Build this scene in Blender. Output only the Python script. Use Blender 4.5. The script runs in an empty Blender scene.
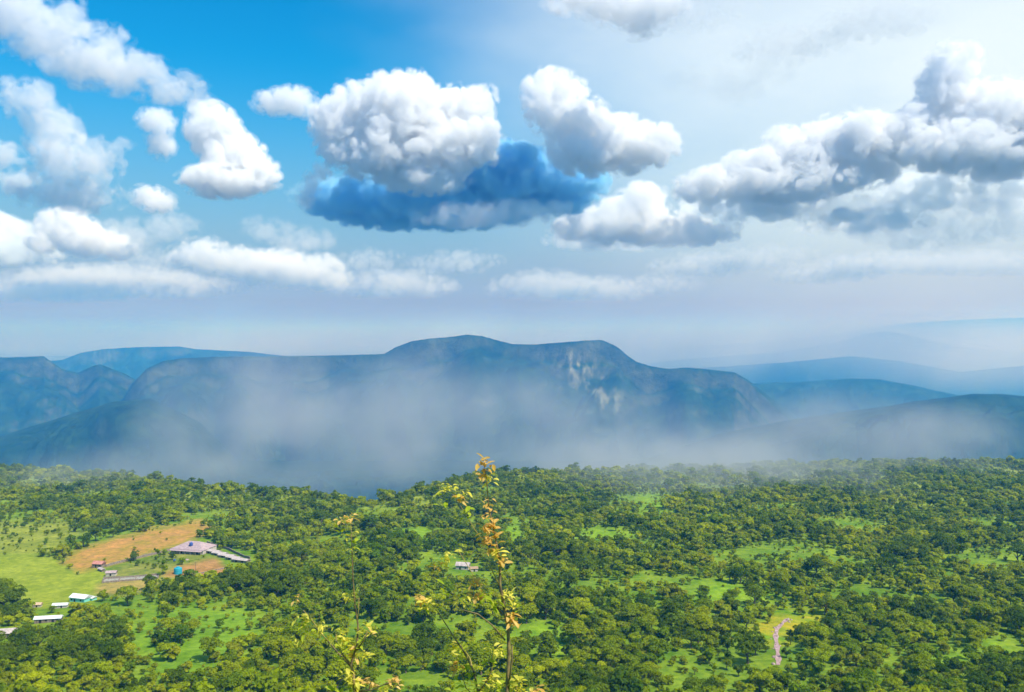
import bpy, bmesh, math, random
import numpy as np
from mathutils import Vector, Matrix, noise as mnoise

random.seed(7); RNG = np.random.default_rng(11)
sc = bpy.context.scene
R = math.radians

# ------------------------------------------------------------------ camera
F, CX, HY = 887.0, 512.0, 335.0          # focal length in pixels, centre column, horizon row
cam_d = bpy.data.cameras.new('camera'); cam = bpy.data.objects.new('camera', cam_d)
sc.collection.objects.link(cam); sc.camera = cam
cam_d.sensor_width = 36; cam_d.lens = 36*F/1024; cam_d.shift_y = -11/1024
cam_d.clip_start = 0.1; cam_d.clip_end = 300000
cam.location = (0, 0, 0); cam.rotation_euler = (R(90), 0, 0)

# ------------------------------------------------------------------ light
SUN_AZ, SUN_EL = R(128), R(54)           # azimuth clockwise from +Y
w = bpy.data.worlds.new('World'); sc.world = w; w.use_nodes = True
nt = w.node_tree; nt.nodes.clear()
sky = nt.nodes.new('ShaderNodeTexSky'); sky.sky_type = 'NISHITA'; sky.sun_disc = False
sky.sun_elevation = SUN_EL; sky.sun_rotation = SUN_AZ
sky.altitude = 900; sky.air_density = 1.3; sky.dust_density = 0.4; sky.ozone_density = 2.0
hs = nt.nodes.new('ShaderNodeHueSaturation'); hs.inputs['Saturation'].default_value = 1.55; hs.inputs['Hue'].default_value = 0.478
bg = nt.nodes.new('ShaderNodeBackground'); bg.inputs['Strength'].default_value = 0.076
out = nt.nodes.new('ShaderNodeOutputWorld')
nt.links.new(sky.outputs[0], hs.inputs['Color']); gm = nt.nodes.new('ShaderNodeGamma'); gm.inputs['Gamma'].default_value = 1.0
sk = nt.nodes.new('ShaderNodeVectorMath'); sk.operation = 'MULTIPLY'; sk.inputs[1].default_value = (.20, 1.30, 1.72)
nt.links.new(hs.outputs[0], gm.inputs[0]); nt.links.new(gm.outputs[0], sk.inputs[0]); # milky haze tint low over the horizon, noisy white glow painted into the right of the sky (both by direction on the sky)
tc = nt.nodes.new('ShaderNodeTexCoord'); sx = nt.nodes.new('ShaderNodeSeparateXYZ'); nt.links.new(tc.outputs['Generated'], sx.inputs[0])
mr = nt.nodes.new('ShaderNodeMapRange'); mr.interpolation_type = 'SMOOTHSTEP'
for q, val in zip((1,2,3,4), (0.0, 0.30, 0.97, 0.0)): mr.inputs[q].default_value = val
nt.links.new(sx.outputs['Z'], mr.inputs[0])
m1 = nt.nodes.new('ShaderNodeMix'); m1.data_type = 'RGBA'; m1.inputs[7].default_value = (3.8, 3.8, 5.1, 1)
nt.links.new(mr.outputs[0], m1.inputs[0]); nt.links.new(sk.outputs[0], m1.inputs[6])
dt = nt.nodes.new('ShaderNodeVectorMath'); dt.operation = 'DOT_PRODUCT'; dt.inputs[1].default_value = (.62, .58, .53); nt.links.new(tc.outputs['Generated'], dt.inputs[0])
cn = nt.nodes.new('ShaderNodeTexNoise'); cn.inputs['Scale'].default_value = 3.5; cn.inputs['Detail'].default_value = 5
mp = nt.nodes.new('ShaderNodeMapping'); mp.inputs['Scale'].default_value = (1, 1, 2.4); mp.inputs['Rotation'].default_value = (0, .5, 0); nt.links.new(tc.outputs['Generated'], mp.inputs[0]); nt.links.new(mp.outputs[0], cn.inputs['Vector'])
ca = nt.nodes.new('ShaderNodeMath'); ca.operation = 'MULTIPLY_ADD'; ca.inputs[1].default_value = .22; nt.links.new(cn.outputs[0], ca.inputs[0]); nt.links.new(dt.outputs['Value'], ca.inputs[2])
m3 = nt.nodes.new('ShaderNodeMapRange'); m3.interpolation_type = 'SMOOTHSTEP'
for q, val in zip((1,2,3,4), (0.66, 1.08, 0.0, 0.92)): m3.inputs[q].default_value = val
nt.links.new(ca.outputs[0], m3.inputs[0])
m2_ = nt.nodes.new('ShaderNodeMix'); m2_.data_type = 'RGBA'; m2_.inputs[7].default_value = (10.4, 11.6, 12.2, 1)
m4 = nt.nodes.new('ShaderNodeMapRange'); m4.interpolation_type = 'SMOOTHSTEP'
for q, val in zip((1,2,3,4), (0.0, 0.20, 0.40, 1.0)): m4.inputs[q].default_value = val
nt.links.new(sx.outputs['Z'], m4.inputs[0]); m5 = nt.nodes.new('ShaderNodeMath'); m5.operation = 'MULTIPLY'
nt.links.new(m3.outputs[0], m5.inputs[0]); nt.links.new(m4.outputs[0], m5.inputs[1]); nt.links.new(m5.outputs[0], m2_.inputs[0]); nt.links.new(m1.outputs[2], m2_.inputs[6]); nt.links.new(m2_.outputs[2], bg.inputs['Color']); nt.links.new(bg.outputs[0], out.inputs['Surface'])
sl = bpy.data.lights.new('sun', 'SUN'); sl.energy = 5.0; sl.angle = R(0.5); sl.color = (1.0, 0.95, 0.86)
sun = bpy.data.objects.new('sun', sl); sc.collection.objects.link(sun)
sdir = Vector((math.sin(SUN_AZ)*math.cos(SUN_EL), math.cos(SUN_AZ)*math.cos(SUN_EL), math.sin(SUN_EL)))
sun.rotation_euler = sdir.to_track_quat('Z', 'Y').to_euler()
vs = sc.view_settings; vs.view_transform = 'Standard'; vs.look = 'None'; vs.exposure = 0.28; vs.gamma = 1.0; vs.use_curve_mapping = False
cy = sc.cycles
cy.max_bounces = 20; cy.diffuse_bounces = 3; cy.glossy_bounces = 1; cy.transmission_bounces = 3
cy.volume_bounces = 14; cy.transparent_max_bounces = 8
cy.volume_step_rate = 1.0; cy.volume_max_steps = 64
cy.use_denoising = True; cy.caustics_reflective = False; cy.caustics_refractive = False
cy.sample_clamp_indirect = 6

# ------------------------------------------------------------------ helpers
def link(o, parent=None):
    sc.collection.objects.link(o)
    if parent is not None: o.parent = parent
    return o
def tag(o, label=None, cat=None, group=None, kind=None):
    if label: o['label'] = label
    if cat: o['category'] = cat
    if group: o['group'] = group
    if kind: o['kind'] = kind
    return o
def empty(name, loc, rz=0.0, scale=1.0):
    o = bpy.data.objects.new(name, None); link(o); o.location = loc; o.rotation_euler = (0, 0, rz); o.scale = (scale,)*3
    o.empty_display_size = 0.2
    return o
def mesh_np(name, verts, faces, mats=(), smooth=False, midx=None):
    verts = np.asarray(verts, dtype=np.float32); me = bpy.data.meshes.new(name)
    faces = np.asarray(faces, dtype=np.int32); k = faces.shape[1]
    me.vertices.add(len(verts)); me.vertices.foreach_set('co', verts.ravel())
    me.loops.add(faces.size); me.loops.foreach_set('vertex_index', faces.ravel())
    me.polygons.add(len(faces)); me.polygons.foreach_set('loop_start', np.arange(0, faces.size, k, dtype=np.int32))
    me.polygons.foreach_set('loop_total', np.full(len(faces), k, dtype=np.int32))
    if midx is not None: me.polygons.foreach_set('material_index', np.asarray(midx, dtype=np.int32))
    me.update(calc_edges=True)
    if smooth: me.polygons.foreach_set('use_smooth', np.ones(len(faces), dtype=bool))
    for m in mats: me.materials.append(m)
    return me
def add_attr(me, name, arr):
    a = me.attributes.new(name, 'FLOAT_COLOR', 'POINT')
    c = np.ones((len(arr), 4), dtype=np.float32); c[:, :3] = arr
    a.data.foreach_set('color', c.ravel())

class MB:                                   # collects boxes, tubes, prisms into one mesh
    def __init__(s): s.v = []; s.f = []
    def add(s, vs_, fs):
        n = len(s.v); s.v += [tuple(p) for p in vs_]; s.f += [tuple(i+n for i in f) for f in fs]; return s
    def box(s, x0, x1, y0, y1, z0, z1, jit=0):
        p = [(x0,y0,z0),(x1,y0,z0),(x1,y1,z0),(x0,y1,z0),(x0,y0,z1),(x1,y0,z1),(x1,y1,z1),(x0,y1,z1)]
        return s.add(p, [(0,3,2,1),(4,5,6,7),(0,1,5,4),(1,2,6,5),(2,3,7,6),(3,0,4,7)])
    def tube(s, pts, rad, n=6):
        pts = [Vector(p) for p in pts]; rings = []
        for i, p in enumerate(pts):
            d = (pts[min(i+1, len(pts)-1)] - pts[max(i-1, 0)]).normalized()
            a = d.cross(Vector((0.3, 1, 0.1))).normalized(); b = d.cross(a)
            rr = rad[i] if isinstance(rad, (list, tuple)) else rad
            rings.append([p + (a*math.cos(6.2832*k/n) + b*math.sin(6.2832*k/n))*rr for k in range(n)])
        vs_ = [q for r in rings for q in r]; fs = []
        for i in range(len(pts)-1):
            for k in range(n): fs.append((i*n+k, i*n+(k+1)%n, (i+1)*n+(k+1)%n, (i+1)*n+k))
        fs.append(tuple(range(n))[::-1]); fs.append(tuple(range((len(pts)-1)*n, len(pts)*n)))
        return s.add(vs_, fs)
    def build(s, name, mat, parent=None, loc=None, smooth=False):
        me = bpy.data.meshes.new(name); me.from_pydata([tuple(p) for p in s.v], [], s.f); me.update()
        if smooth: me.polygons.foreach_set('use_smooth', np.ones(len(me.polygons), dtype=bool))
        me.materials.append(mat); o = bpy.data.objects.new(name, me); link(o, parent)
        if loc is not None: o.location = loc
        return o

# vectorised gradient noise
_P = RNG.permutation(1024); _G = RNG.uniform(-1, 1, (1024, 2)); _G /= np.linalg.norm(_G, axis=1)[:, None]
def pn(x, y):
    xi = np.floor(x).astype(np.int64); yi = np.floor(y).astype(np.int64); xf = x-xi; yf = y-yi
    u = xf*xf*xf*(xf*(xf*6-15)+10); v = yf*yf*yf*(yf*(yf*6-15)+10)
    def g(i, j, dx, dy):
        h = _P[(_P[(xi+i) & 1023] + yi + j) & 1023]; return _G[h, 0]*dx + _G[h, 1]*dy
    a = g(0,0,xf,yf); b = g(1,0,xf-1,yf); c = g(0,1,xf,yf-1); d = g(1,1,xf-1,yf-1)
    return ((a+(b-a)*u) + ((c+(d-c)*u) - (a+(b-a)*u))*v)*1.5
def fbm(x, y, o=4, ridged=False):
    s = 0; a = 0.5; f = 1.0
    for k in range(o):
        n = pn(x*f+13.7*k, y*f-7.3*k); s = s + a*((1-2*np.abs(n)) if ridged else n); a *= 0.5; f *= 2.03
    return s
def interp(x, pts): return np.interp(x, [p[0] for p in pts], [p[1] for p in pts])

# ------------------------------------------------------------------ terrain height
EDGE = [(-400,470),(0,471),(60,473),(110,478),(160,485),(230,492),(300,496),(345,503),(372,508),(400,501),(440,488),(480,479),(520,475),(600,475),(700,472),(800,470),(900,467),(1024,466),(1400,464)]
CORR = None
def near_h(X, Y):
    X = np.asarray(X, float); Y = np.asarray(Y, float)
    Yc = np.maximum(Y, 60.0); px = CX + F*X/Yc
    base = -(131 + 0.073*Y)
    und = 9*fbm(X/330+3, Y/420+1, 3) + 3.0*fbm(X/70, Y/70, 3)
    gul = -16*np.exp(-((px-372-0.12*(Y-1100))/55.0)**2)*np.clip((Y-650)/500, 0, 1)
    spur = 7*np.exp(-((px-560)/90.0)**2)*np.clip((Y-500)/600, 0, 1)*np.clip((1500-Y)/500, 0, 1)
    zn = base + (und + spur)*np.clip((Y-250)/300, 0, 1)*np.clip(1.25-Y/4000, 0.3, 1) + gul*0.6
    hill = -1.75 - 0.46*np.maximum(Y, 0)**1.0 + 0.1*fbm(X/3, Y/3, 3)
    hill = np.where(Y < 0, -1.75 + 0.02*Y, hill)
    k = 10.0
    z = np.logaddexp(np.clip(zn/k, -60, 60), np.clip(hill/k, -60, 60))*k
    z = np.where(Y < 220, hill, z)
    ye = 131/((interp(px, EDGE)-HY)/F - 0.073)
    ye = ye + 22*fbm(X/120, X*0+0.5, 3)
    t = (Y-ye)/45.0
    soft = np.where(t > 30, t, np.log1p(np.exp(np.clip(t, -30, 30))))*45
    if CORR is not None: z = z + interp(px, CORR)*Y/F*np.clip((Y-500)/600, 0, 1)
    return z - soft*1.15*(1+0.25*fbm(X/160, Y/300, 4))
RIM = [(-400,468),(0,467),(60,469),(110,473),(160,480),(230,487),(300,491),(345,497),(372,499),(400,494),(440,482),(480,473),(520,470),(600,469),(700,466),(800,463),(900,461),(1024,461),(1400,459)]
_cp = np.arange(-400, 1401, 12.0)                # nudge the rim so that its skyline sits where it should
_c = np.zeros(len(_cp))
for _ in range(4):
    CORR = list(zip(_cp, _c)); _Y = np.arange(700, 2200, 6.0)
    _g = (_cp[:, None]-CX)/F*_Y[None]; _z = near_h(_g, np.broadcast_to(_Y, _g.shape)) + 5.0
    _sky = (HY - F*_z/_Y).min(1); _c = _c + np.convolve(np.pad(_sky - interp(_cp, RIM), 2, mode='edge'), np.ones(5)/5, 'valid')
CORR = list(zip(_cp, _c)); print('CORR', np.round(_c[::15], 1))
def floor_h(X, Y):
    f = -960 + 70*fbm(X/1400, Y/1400, 4)
    return f + np.clip((Y-14000)/30000, 0, 1)*60

LAYERS = []   # (depth, skyline points, plateau width, cliff height, wiggle, tree noise)
LAYERS.append(dict(D=6200, W=1500, cl=150, wig=420, pts=[(95,520),(112,440),(122,402),(133,384),(146,369),(163,361),(185,358),(220,356.5),(300,356),(350,355),(384,354),(396,347),(412,341),(430,338.5),(455,336.5),(466,334.5),(482,336),(500,341),(512,344),(535,344.5),(560,342.5),(585,340.5),(602,340),(616,346),(628,356),(637,362),(650,366),(668,369),(686,367.5),(705,369),(735,372.5),(748,381),(760,392),(790,420),(850,470),(900,520)]))
LAYERS.append(dict(D=8200, W=900, cl=60, wig=500, pts=[(560,420),(690,388),(740,385),(800,382.5),(850,379),(880,380),(910,386),(960,398),(1060,425),(1200,470)]))
LAYERS.append(dict(D=6900, W=900, cl=130, wig=300, pts=[(-420,362),(-150,352),(-40,356),(0,357.5),(28,357),(44,356),(52,362),(62,369),(78,373),(90,367),(100,364),(110,368),(125,374),(160,395),(210,440),(260,500)]))
LAYERS.append(dict(D=4700, W=300, cl=30, wig=250, pts=[(-420,470),(-200,455),(-60,446),(0,440),(60,420),(110,404),(150,400),(200,425),(260,490),(300,540)]))
LAYERS.append(dict(D=11500, W=1500, cl=160, wig=500, pts=[(-400,352),(-100,358),(40,362),(62,360),(80,353),(105,349),(140,347),(180,346.5),(196,349),(220,350.5),(252,352),(300,358),(360,366),(420,372),(520,400),(640,560)]))
LAYERS.append(dict(D=19000, W=3000, cl=160, wig=900, pts=[(-400,352),(0,356.5),(60,355.5),(110,357),(240,353),(300,355),(420,360),(600,374),(760,480)]))
LAYERS.append(dict(D=4600, W=500, cl=40, wig=300, pts=[(640,470),(720,440),(790,425),(850,415),(890,409),(915,404),(945,400),(975,396),(1000,396),(1030,399),(1100,410),(1200,432),(1400,470)]))
LAYERS.append(dict(D=27000, W=4000, cl=200, wig=1500, pts=[(560,352),(660,348),(740,344),(800,339),(850,332),(880,327),(910,323),(960,320),(1010,318),(1060,317),(1400,325)]))
LAYERS.append(dict(D=20000, W=1500, cl=100, wig=900, pts=[(600,368),(700,358),(780,352),(835,343),(865,334),(885,331),(905,334),(930,341),(980,349),(1060,355),(1300,362)]))
LAYERS.append(dict(D=14000, W=1500, cl=60, wig=900, pts=[(480,390),(620,376),(700,368),(790,362),(850,356),(900,361),(960,372),(1020,366),(1080,360),(1300,372)]))

def far_h(X, Y):
    X = np.asarray(X, float); Y = np.asarray(Y, float); Yc = np.maximum(Y, 60.0); px = CX + F*X/Yc
    H = floor_h(X, Y)
    for i, L in enumerate(LAYERS):
        De = L['D'] + L['wig']*fbm(px/90+i*5.1, px*0+i*2.2, 2)
        ys = interp(px, L['pts'])
        crest = (HY-ys)/F*De
        t = De - Y
        crest = crest + (0.5*fbm(px/7+i, px*0+9.1*i, 3) + 0.55*fbm(px/2.6+i, px*0+3.3*i, 2))/F*De*np.exp(-np.abs(t)/120.0)
        # gullies and ribs down the near face, wandering with the slope
        gx = px*L['D']/F
        wx_ = gx + 260*pn(gx/900, t/700+i) + 90*pn(gx/260, t/240)
        rib = fbm(wx_/620+0.0002*t, t/1900+i, 5, ridged=True)
        rib2 = fbm(wx_/210, t/260+i*3, 4, ridged=True)
        tt = t*(1 + 0.16*pn(gx/300, t/900)) + rib*110*np.clip(t/500, 0, 1)
        cl = L['cl']*(1 + .75*pn(gx/800+i, gx*0) + .35*pn(gx/230, t/500+i))
        d = cl*np.interp(tt, [0, 25, 90, 170, 210, 330, 420], [0, .05, 1, 1.12, 1.6, 1.9, 2.3]) + np.interp(tt, [420, 1200, 4000], [0, 520, 1500])
        d = d - rib*80*np.clip(t/500, 0, 1) - rib2*26*np.clip(t/200, 0, 1) - 9*fbm(X/45, Y/45+i, 3)*np.clip(t/60, 0, 1)
        back = np.maximum(-t, 0); dback = back*0.045 + np.maximum(back-L['W'], 0)*0.5
        z = crest - np.where(t > 0, d, dback + 5*fbm(X/160, Y/160, 3)*np.clip(back/200, 0, 1))
        H = np.maximum(H, z)
    return H
def height(X, Y):
    n = near_h(X, Y); X = np.asarray(X, float); Y = np.asarray(Y, float)
    f = np.where(Y > 2300, far_h(X, Y), floor_h(X, Y))
    return np.maximum(n, f)
def gz(x, y): return float(near_h(np.array([x]), np.array([y]))[0])
def at(px, py):                              # where a ray meets the near slope
    u = (px-CX)/F; v = (HY-py)/F
    Y = np.arange(260, 2300, 0.5); Z = near_h(u*Y, Y); hit = np.nonzero(v*Y < Z)[0]
    y = Y[hit[0]] if len(hit) else 1500.0
    return Vector((u*y, y, gz(u*y, y)))
def to_px(X, Y, Z): return CX + F*X/Y, HY - F*Z/Y

# ------------------------------------------------------------------ cover map (fields, meadows, yards)
def inpoly(px, py, poly):
    c = np.zeros(px.shape, bool); n = len(poly)
    for i in range(n):
        x0, y0 = poly[i]; x1, y1 = poly[(i+1) % n]
        if y0 == y1: continue
        c ^= ((y0 > py) != (y1 > py)) & (px < (x1-x0)*(py-y0)/(y1-y0)+x0)
    return c
OCHRE = [(58,561),(72,552),(100,542),(150,529),(205,520),(213,531),(196,539),(150,553),(104,567),(76,572)]
YARD = [(178,566),(215,558),(226,566),(222,578),(190,580),(160,577)]
YARD2 = [(100,584),(128,578),(160,582),(150,592),(118,596),(96,594)]
MEADOW = [(-60,560),(30,555),(58,561),(72,573),(104,568),(112,585),(96,602),(62,606),(30,612),(18,600),(-60,598)]
PASTURE = [(-60,524),(30,520),(90,520),(70,545),(50,556),(-60,558)]
COURT = [(108,568),(170,551),(214,556),(228,566),(180,580),(120,580)]
BANDS = [[(-60,474),(60,478),(120,484),(60,489),(-60,486)], [(380,530),(412,526),(445,533),(428,546),(390,541)], [(560,531),(600,526),(645,534),(640,548),(585,546)],
         [(625,492),(668,488),(672,508),(640,516)], [(500,524),(534,521),(540,540),(505,545)], [(690,588),(742,580),(778,596),(752,606),(700,600)],
         [(514,632),(560,628),(566,652),(516,654)], [(925,652),(968,650),(975,664),(935,668)], [(975,640),(1000,636),(1004,655),(978,655)], [(235,478),(300,484),(292,490),(240,488)]]
STREAMSIDE = [(748,618),(772,610),(800,615),(826,616),(806,634),(796,646),(756,646)]
SLOPE = [(140,604),(200,596),(250,612),(258,650),(215,672),(160,680),(128,650)]
RIMBANDS = [[(-60,470),(50,471),(110,478),(150,486),(90,488),(20,484),(-60,482)],[(380,500),(420,490),(470,500),(430,512),(385,515)],[(500,470),(600,470),(640,478),(560,488),(505,484)],[(690,470),(800,466),(840,476),(760,488),(700,484)],[(985,465),(1080,463),(1080,480),(1000,480)],[(150,492),(260,492),(330,502),(250,512),(170,504)]]
UPRIGHT = [(860,478),(940,474),(985,488),(975,508),(900,512),(850,500)]
def cover(X, Y, Z):
    """tree density 0..1 and ground colour"""
    Yc = np.maximum(Y, 60); px, py = to_px(X, Yc, Z)
    wx = 20*fbm(X/34+5, Y/34, 4); wy = 9*fbm(X/34-5, Y/34+9, 4)
    qx, qy = px+wx, py+wy
    big = fbm(X/95+7, Y/95+2, 4); med = fbm(X/28, Y/28, 3); fine = fbm(X/7, Y/7, 3)
    dens = np.clip(1.02 - 3.4*np.clip(big-0.05, 0, 1) - 2.2*np.clip(med-.15, 0, 1), 0.12, 1)
    dens = np.where(Y > 900, dens*0.95, dens)
    col = np.zeros(X.shape+(3,))
    m = np.clip(0.5+med*1.2+fine*0.7, 0, 1)[..., None]
    col[:] = np.array((.10,.20,.010))*(1-m) + np.array((.22,.31,.018))*m
    def put(poly, c0, c1, d, warp=1.0):
        nonlocal dens, col
        xs = [q[0] for q in poly]; ys_ = [q[1] for q in poly]; near = (px > min(xs)-45) & (px < max(xs)+45) & (py > min(ys_)-28) & (py < max(ys_)+28)
        k = np.zeros(px.shape); ax_, ay_ = (px+wx*warp)[near], (py+wy*warp)[near]; sm = 1.2+2.2*warp
        if ax_.size:
            k[near] = sum(inpoly(ax_+sm*1.8*math.cos(a_), ay_+sm*math.sin(a_), poly).astype(float) for a_ in np.arange(0, 6.28, .7))/9
        mm_ = np.clip(m[..., 0] + .55*fbm(X/16+3, Y/30, 4), 0, 1)[..., None]
        c = np.array(c0)*(1-mm_) + np.array(c1)*mm_
        col = col*(1-k[..., None]) + c*k[..., None]; dens = dens*(1-k) + d*k
    for b in BANDS: put(b, (.15,.28,.010), (.23,.36,.015), np.clip(.12-.9*med, .03, .6), 1.8)
    for b in RIMBANDS: put(b, (.17,.24,.015), (.30,.34,.03), np.clip(.5-1.6*med, .12, .95), 2.0)
    put(UPRIGHT, (.17,.25,.015), (.30,.36,.03), np.clip(.55-1.5*med, .15, .9), 3.0)
    put(SLOPE, (.13,.25,.010), (.20,.33,.018), np.clip(.36-1.2*med, .1, .9), 2.2)
    put(PASTURE, (.19,.23,.02), (.30,.33,.04), 0.16)
    put(MEADOW, (.21,.27,.015), (.30,.35,.03), 0.0, 0.5)
    put(COURT, (.13,.19,.02), (.27,.27,.05), 0.30, 0.3)
    put(OCHRE, (.33,.24,.035), (.50,.26,.075), 0.01, 0.5)
    put(YARD, (.33,.18,.05), (.46,.25,.09), 0.0, 0.4)
    put(YARD2, (.27,.22,.05), (.38,.29,.08), 0.0, 0.4)
    put(STREAMSIDE, (.16,.30,.010), (.42,.34,.02), np.clip(.14-.6*fine, .03, .5), 1.6)
    return np.clip(dens, 0, 1), col, px, py

# ------------------------------------------------------------------ materials
def mat(name, base=(.5,.5,.5), rough=.8, spec=.2):
    m = bpy.data.materials.new(name); m.use_nodes = True; b = m.node_tree.nodes['Principled BSDF']
    b.inputs['Base Color'].default_value = (*base, 1); b.inputs['Roughness'].default_value = rough
    b.inputs['Specular IOR Level'].default_value = spec
    return m
def noisy(name, c0, c1, scale, rough=.85, spec=.2, detail=5, bump=0.0):
    m = mat(name, c0, rough, spec); t = m.node_tree; b = t.nodes['Principled BSDF']
    tc = t.nodes.new('ShaderNodeTexCoord'); n = t.nodes.new('ShaderNodeTexNoise'); n.inputs['Scale'].default_value = scale; n.inputs['Detail'].default_value = detail
    r = t.nodes.new('ShaderNodeValToRGB'); r.color_ramp.elements[0].color = (*c0,1); r.color_ramp.elements[1].color = (*c1,1)
    r.color_ramp.elements[0].position = .35; r.color_ramp.elements[1].position = .65
    t.links.new(tc.outputs['Object'], n.inputs['Vector']); t.links.new(n.outputs[0], r.inputs[0]); t.links.new(r.outputs[0], b.inputs['Base Color'])
    if bump:
        bp = t.nodes.new('ShaderNodeBump'); bp.inputs['Distance'].default_value = bump; t.links.new(n.outputs[0], bp.inputs['Height']); t.links.new(bp.outputs[0], b.inputs['Normal'])
    return m

def ground_mat():
    m = bpy.data.materials.new('grassland'); m.use_nodes = True; t = m.node_tree; b = t.nodes['Principled BSDF']
    b.inputs['Roughness'].default_value = .95; b.inputs['Specular IOR Level'].default_value = .05
    a = t.nodes.new('ShaderNodeAttribute'); a.attribute_name = 'cover'
    g = t.nodes.new('ShaderNodeNewGeometry')
    n = t.nodes.new('ShaderNodeTexNoise'); n.inputs['Scale'].default_value = .22; n.inputs['Detail'].default_value = 8; n.inputs['Roughness'].default_value = .7
    mx = t.nodes.new('ShaderNodeMix'); mx.data_type = 'RGBA'; mx.blend_type = 'MULTIPLY'; mx.inputs[0].default_value = 1
    r = t.nodes.new('ShaderNodeValToRGB'); e = r.color_ramp.elements; e[0].position = .3; e[0].color = (.5,.62,.6,1); e[1].position = .68; e[1].color = (1.25,1.15,1.1,1)
    bp = t.nodes.new('ShaderNodeBump'); bp.inputs['Distance'].default_value = .8; bp.inputs['Strength'].default_value = .7
    t.links.new(g.outputs['Position'], n.inputs['Vector']); t.links.new(n.outputs[0], r.inputs[0])
    t.links.new(a.outputs['Color'], mx.inputs[6]); t.links.new(r.outputs[0], mx.inputs[7]); t.links.new(mx.outputs[2], b.inputs['Base Color'])
    t.links.new(n.outputs[0], bp.inputs['Height']); t.links.new(bp.outputs[0], b.inputs['Normal'])
    return m
def hill_mat():
    m = bpy.data.materials.new('wooded_hillside'); m.use_nodes = True; t = m.node_tree; b = t.nodes['Principled BSDF']
    b.inputs['Roughness'].default_value = .95; b.inputs['Specular IOR Level'].default_value = .05
    a = t.nodes.new('ShaderNodeAttribute'); a.attribute_name = 'cover'
    g = t.nodes.new('ShaderNodeNewGeometry')
    n = t.nodes.new('ShaderNodeTexNoise'); n.inputs['Scale'].default_value = .012; n.inputs['Detail'].default_value = 9; n.inputs['Roughness'].default_value = .72
    mx = t.nodes.new('ShaderNodeMix'); mx.data_type = 'RGBA'; mx.blend_type = 'MULTIPLY'; mx.inputs[0].default_value = 1
    r = t.nodes.new('ShaderNodeValToRGB'); e = r.color_ramp.elements; e[0].position = .35; e[0].color = (.45,.5,.5,1); e[1].position = .65; e[1].color = (1.5,1.45,1.3,1)
    bp = t.nodes.new('ShaderNodeBump'); bp.inputs['Distance'].default_value = 25; bp.inputs['Strength'].default_value = .8
    t.links.new(g.outputs['Position'], n.inputs['Vector']); t.links.new(n.outputs[0], r.inputs[0])
    t.links.new(a.outputs['Color'], mx.inputs[6]); t.links.new(r.outputs[0], mx.inputs[7]); t.links.new(mx.outputs[2], b.inputs['Base Color'])
    t.links.new(n.outputs[0], bp.inputs['Height']); t.links.new(bp.outputs[0], b.inputs['Normal'])
    return m
def leaf_mat(name, c0, c1, hue_big=True, trans=.42):
    m = bpy.data.materials.new(name); m.use_nodes = True; t = m.node_tree; t.nodes.remove(t.nodes['Principled BSDF']); o = t.nodes['Material Output']
    oi = t.nodes.new('ShaderNodeObjectInfo'); g = t.nodes.new('ShaderNodeNewGeometry')
    n = t.nodes.new('ShaderNodeTexNoise'); n.inputs['Scale'].default_value = .5; n.inputs['Detail'].default_value = 3
    t.links.new(g.outputs['Position'], n.inputs['Vector'])
    ad = t.nodes.new('ShaderNodeMath'); ad.operation = 'MULTIPLY_ADD'; ad.inputs[1].default_value = .55
    t.links.new(n.outputs[0], ad.inputs[0])
    ad2 = t.nodes.new('ShaderNodeMath'); ad2.operation = 'MULTIPLY'; ad2.inputs[1].default_value = .55; t.links.new(oi.outputs['Random'], ad2.inputs[0])
    nb = t.nodes.new('ShaderNodeTexNoise'); nb.inputs['Scale'].default_value = .0085; nb.inputs['Detail'].default_value = 4; t.links.new(g.outputs['Position'], nb.inputs['Vector'])
    ad3 = t.nodes.new('ShaderNodeMath'); ad3.operation = 'MULTIPLY_ADD'; ad3.inputs[1].default_value = 1.3; t.links.new(nb.outputs[0], ad3.inputs[0]); t.links.new(ad2.outputs[0], ad3.inputs[2])
    ad4 = t.nodes.new('ShaderNodeMath'); ad4.operation = 'SUBTRACT'; ad4.inputs[1].default_value = .62; t.links.new(ad3.outputs[0], ad4.inputs[0]); t.links.new(ad4.outputs[0], ad.inputs[2])
    r = t.nodes.new('ShaderNodeValToRGB'); e = r.color_ramp.elements; e[0].position = .15; e[0].color = (*c0,1); e[1].position = .85; e[1].color = (*c1,1)
    t.links.new(ad.outputs[0], r.inputs[0])
    d = t.nodes.new('ShaderNodeBsdfDiffuse'); tr = t.nodes.new('ShaderNodeBsdfTranslucent'); ms = t.nodes.new('ShaderNodeMixShader'); ms.inputs[0].default_value = trans
    hs_ = t.nodes.new('ShaderNodeMix'); hs_.data_type = 'RGBA'; hs_.blend_type = 'MULTIPLY'; hs_.inputs[0].default_value = 1; hs_.inputs[7].default_value = (1.25,1.15,.5,1)
    t.links.new(r.outputs[0], d.inputs[0]); t.links.new(r.outputs[0], hs_.inputs[6]); t.links.new(hs_.outputs[2], tr.inputs[0])
    t.links.new(d.outputs[0], ms.inputs[1]); t.links.new(tr.outputs[0], ms.inputs[2]); t.links.new(ms.outputs[0], o.inputs['Surface'])
    return m
M_GROUND, M_HILL = ground_mat(), hill_mat()
M_BARK = noisy('bark', (.10,.075,.05), (.2,.16,.11), 3)

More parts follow.
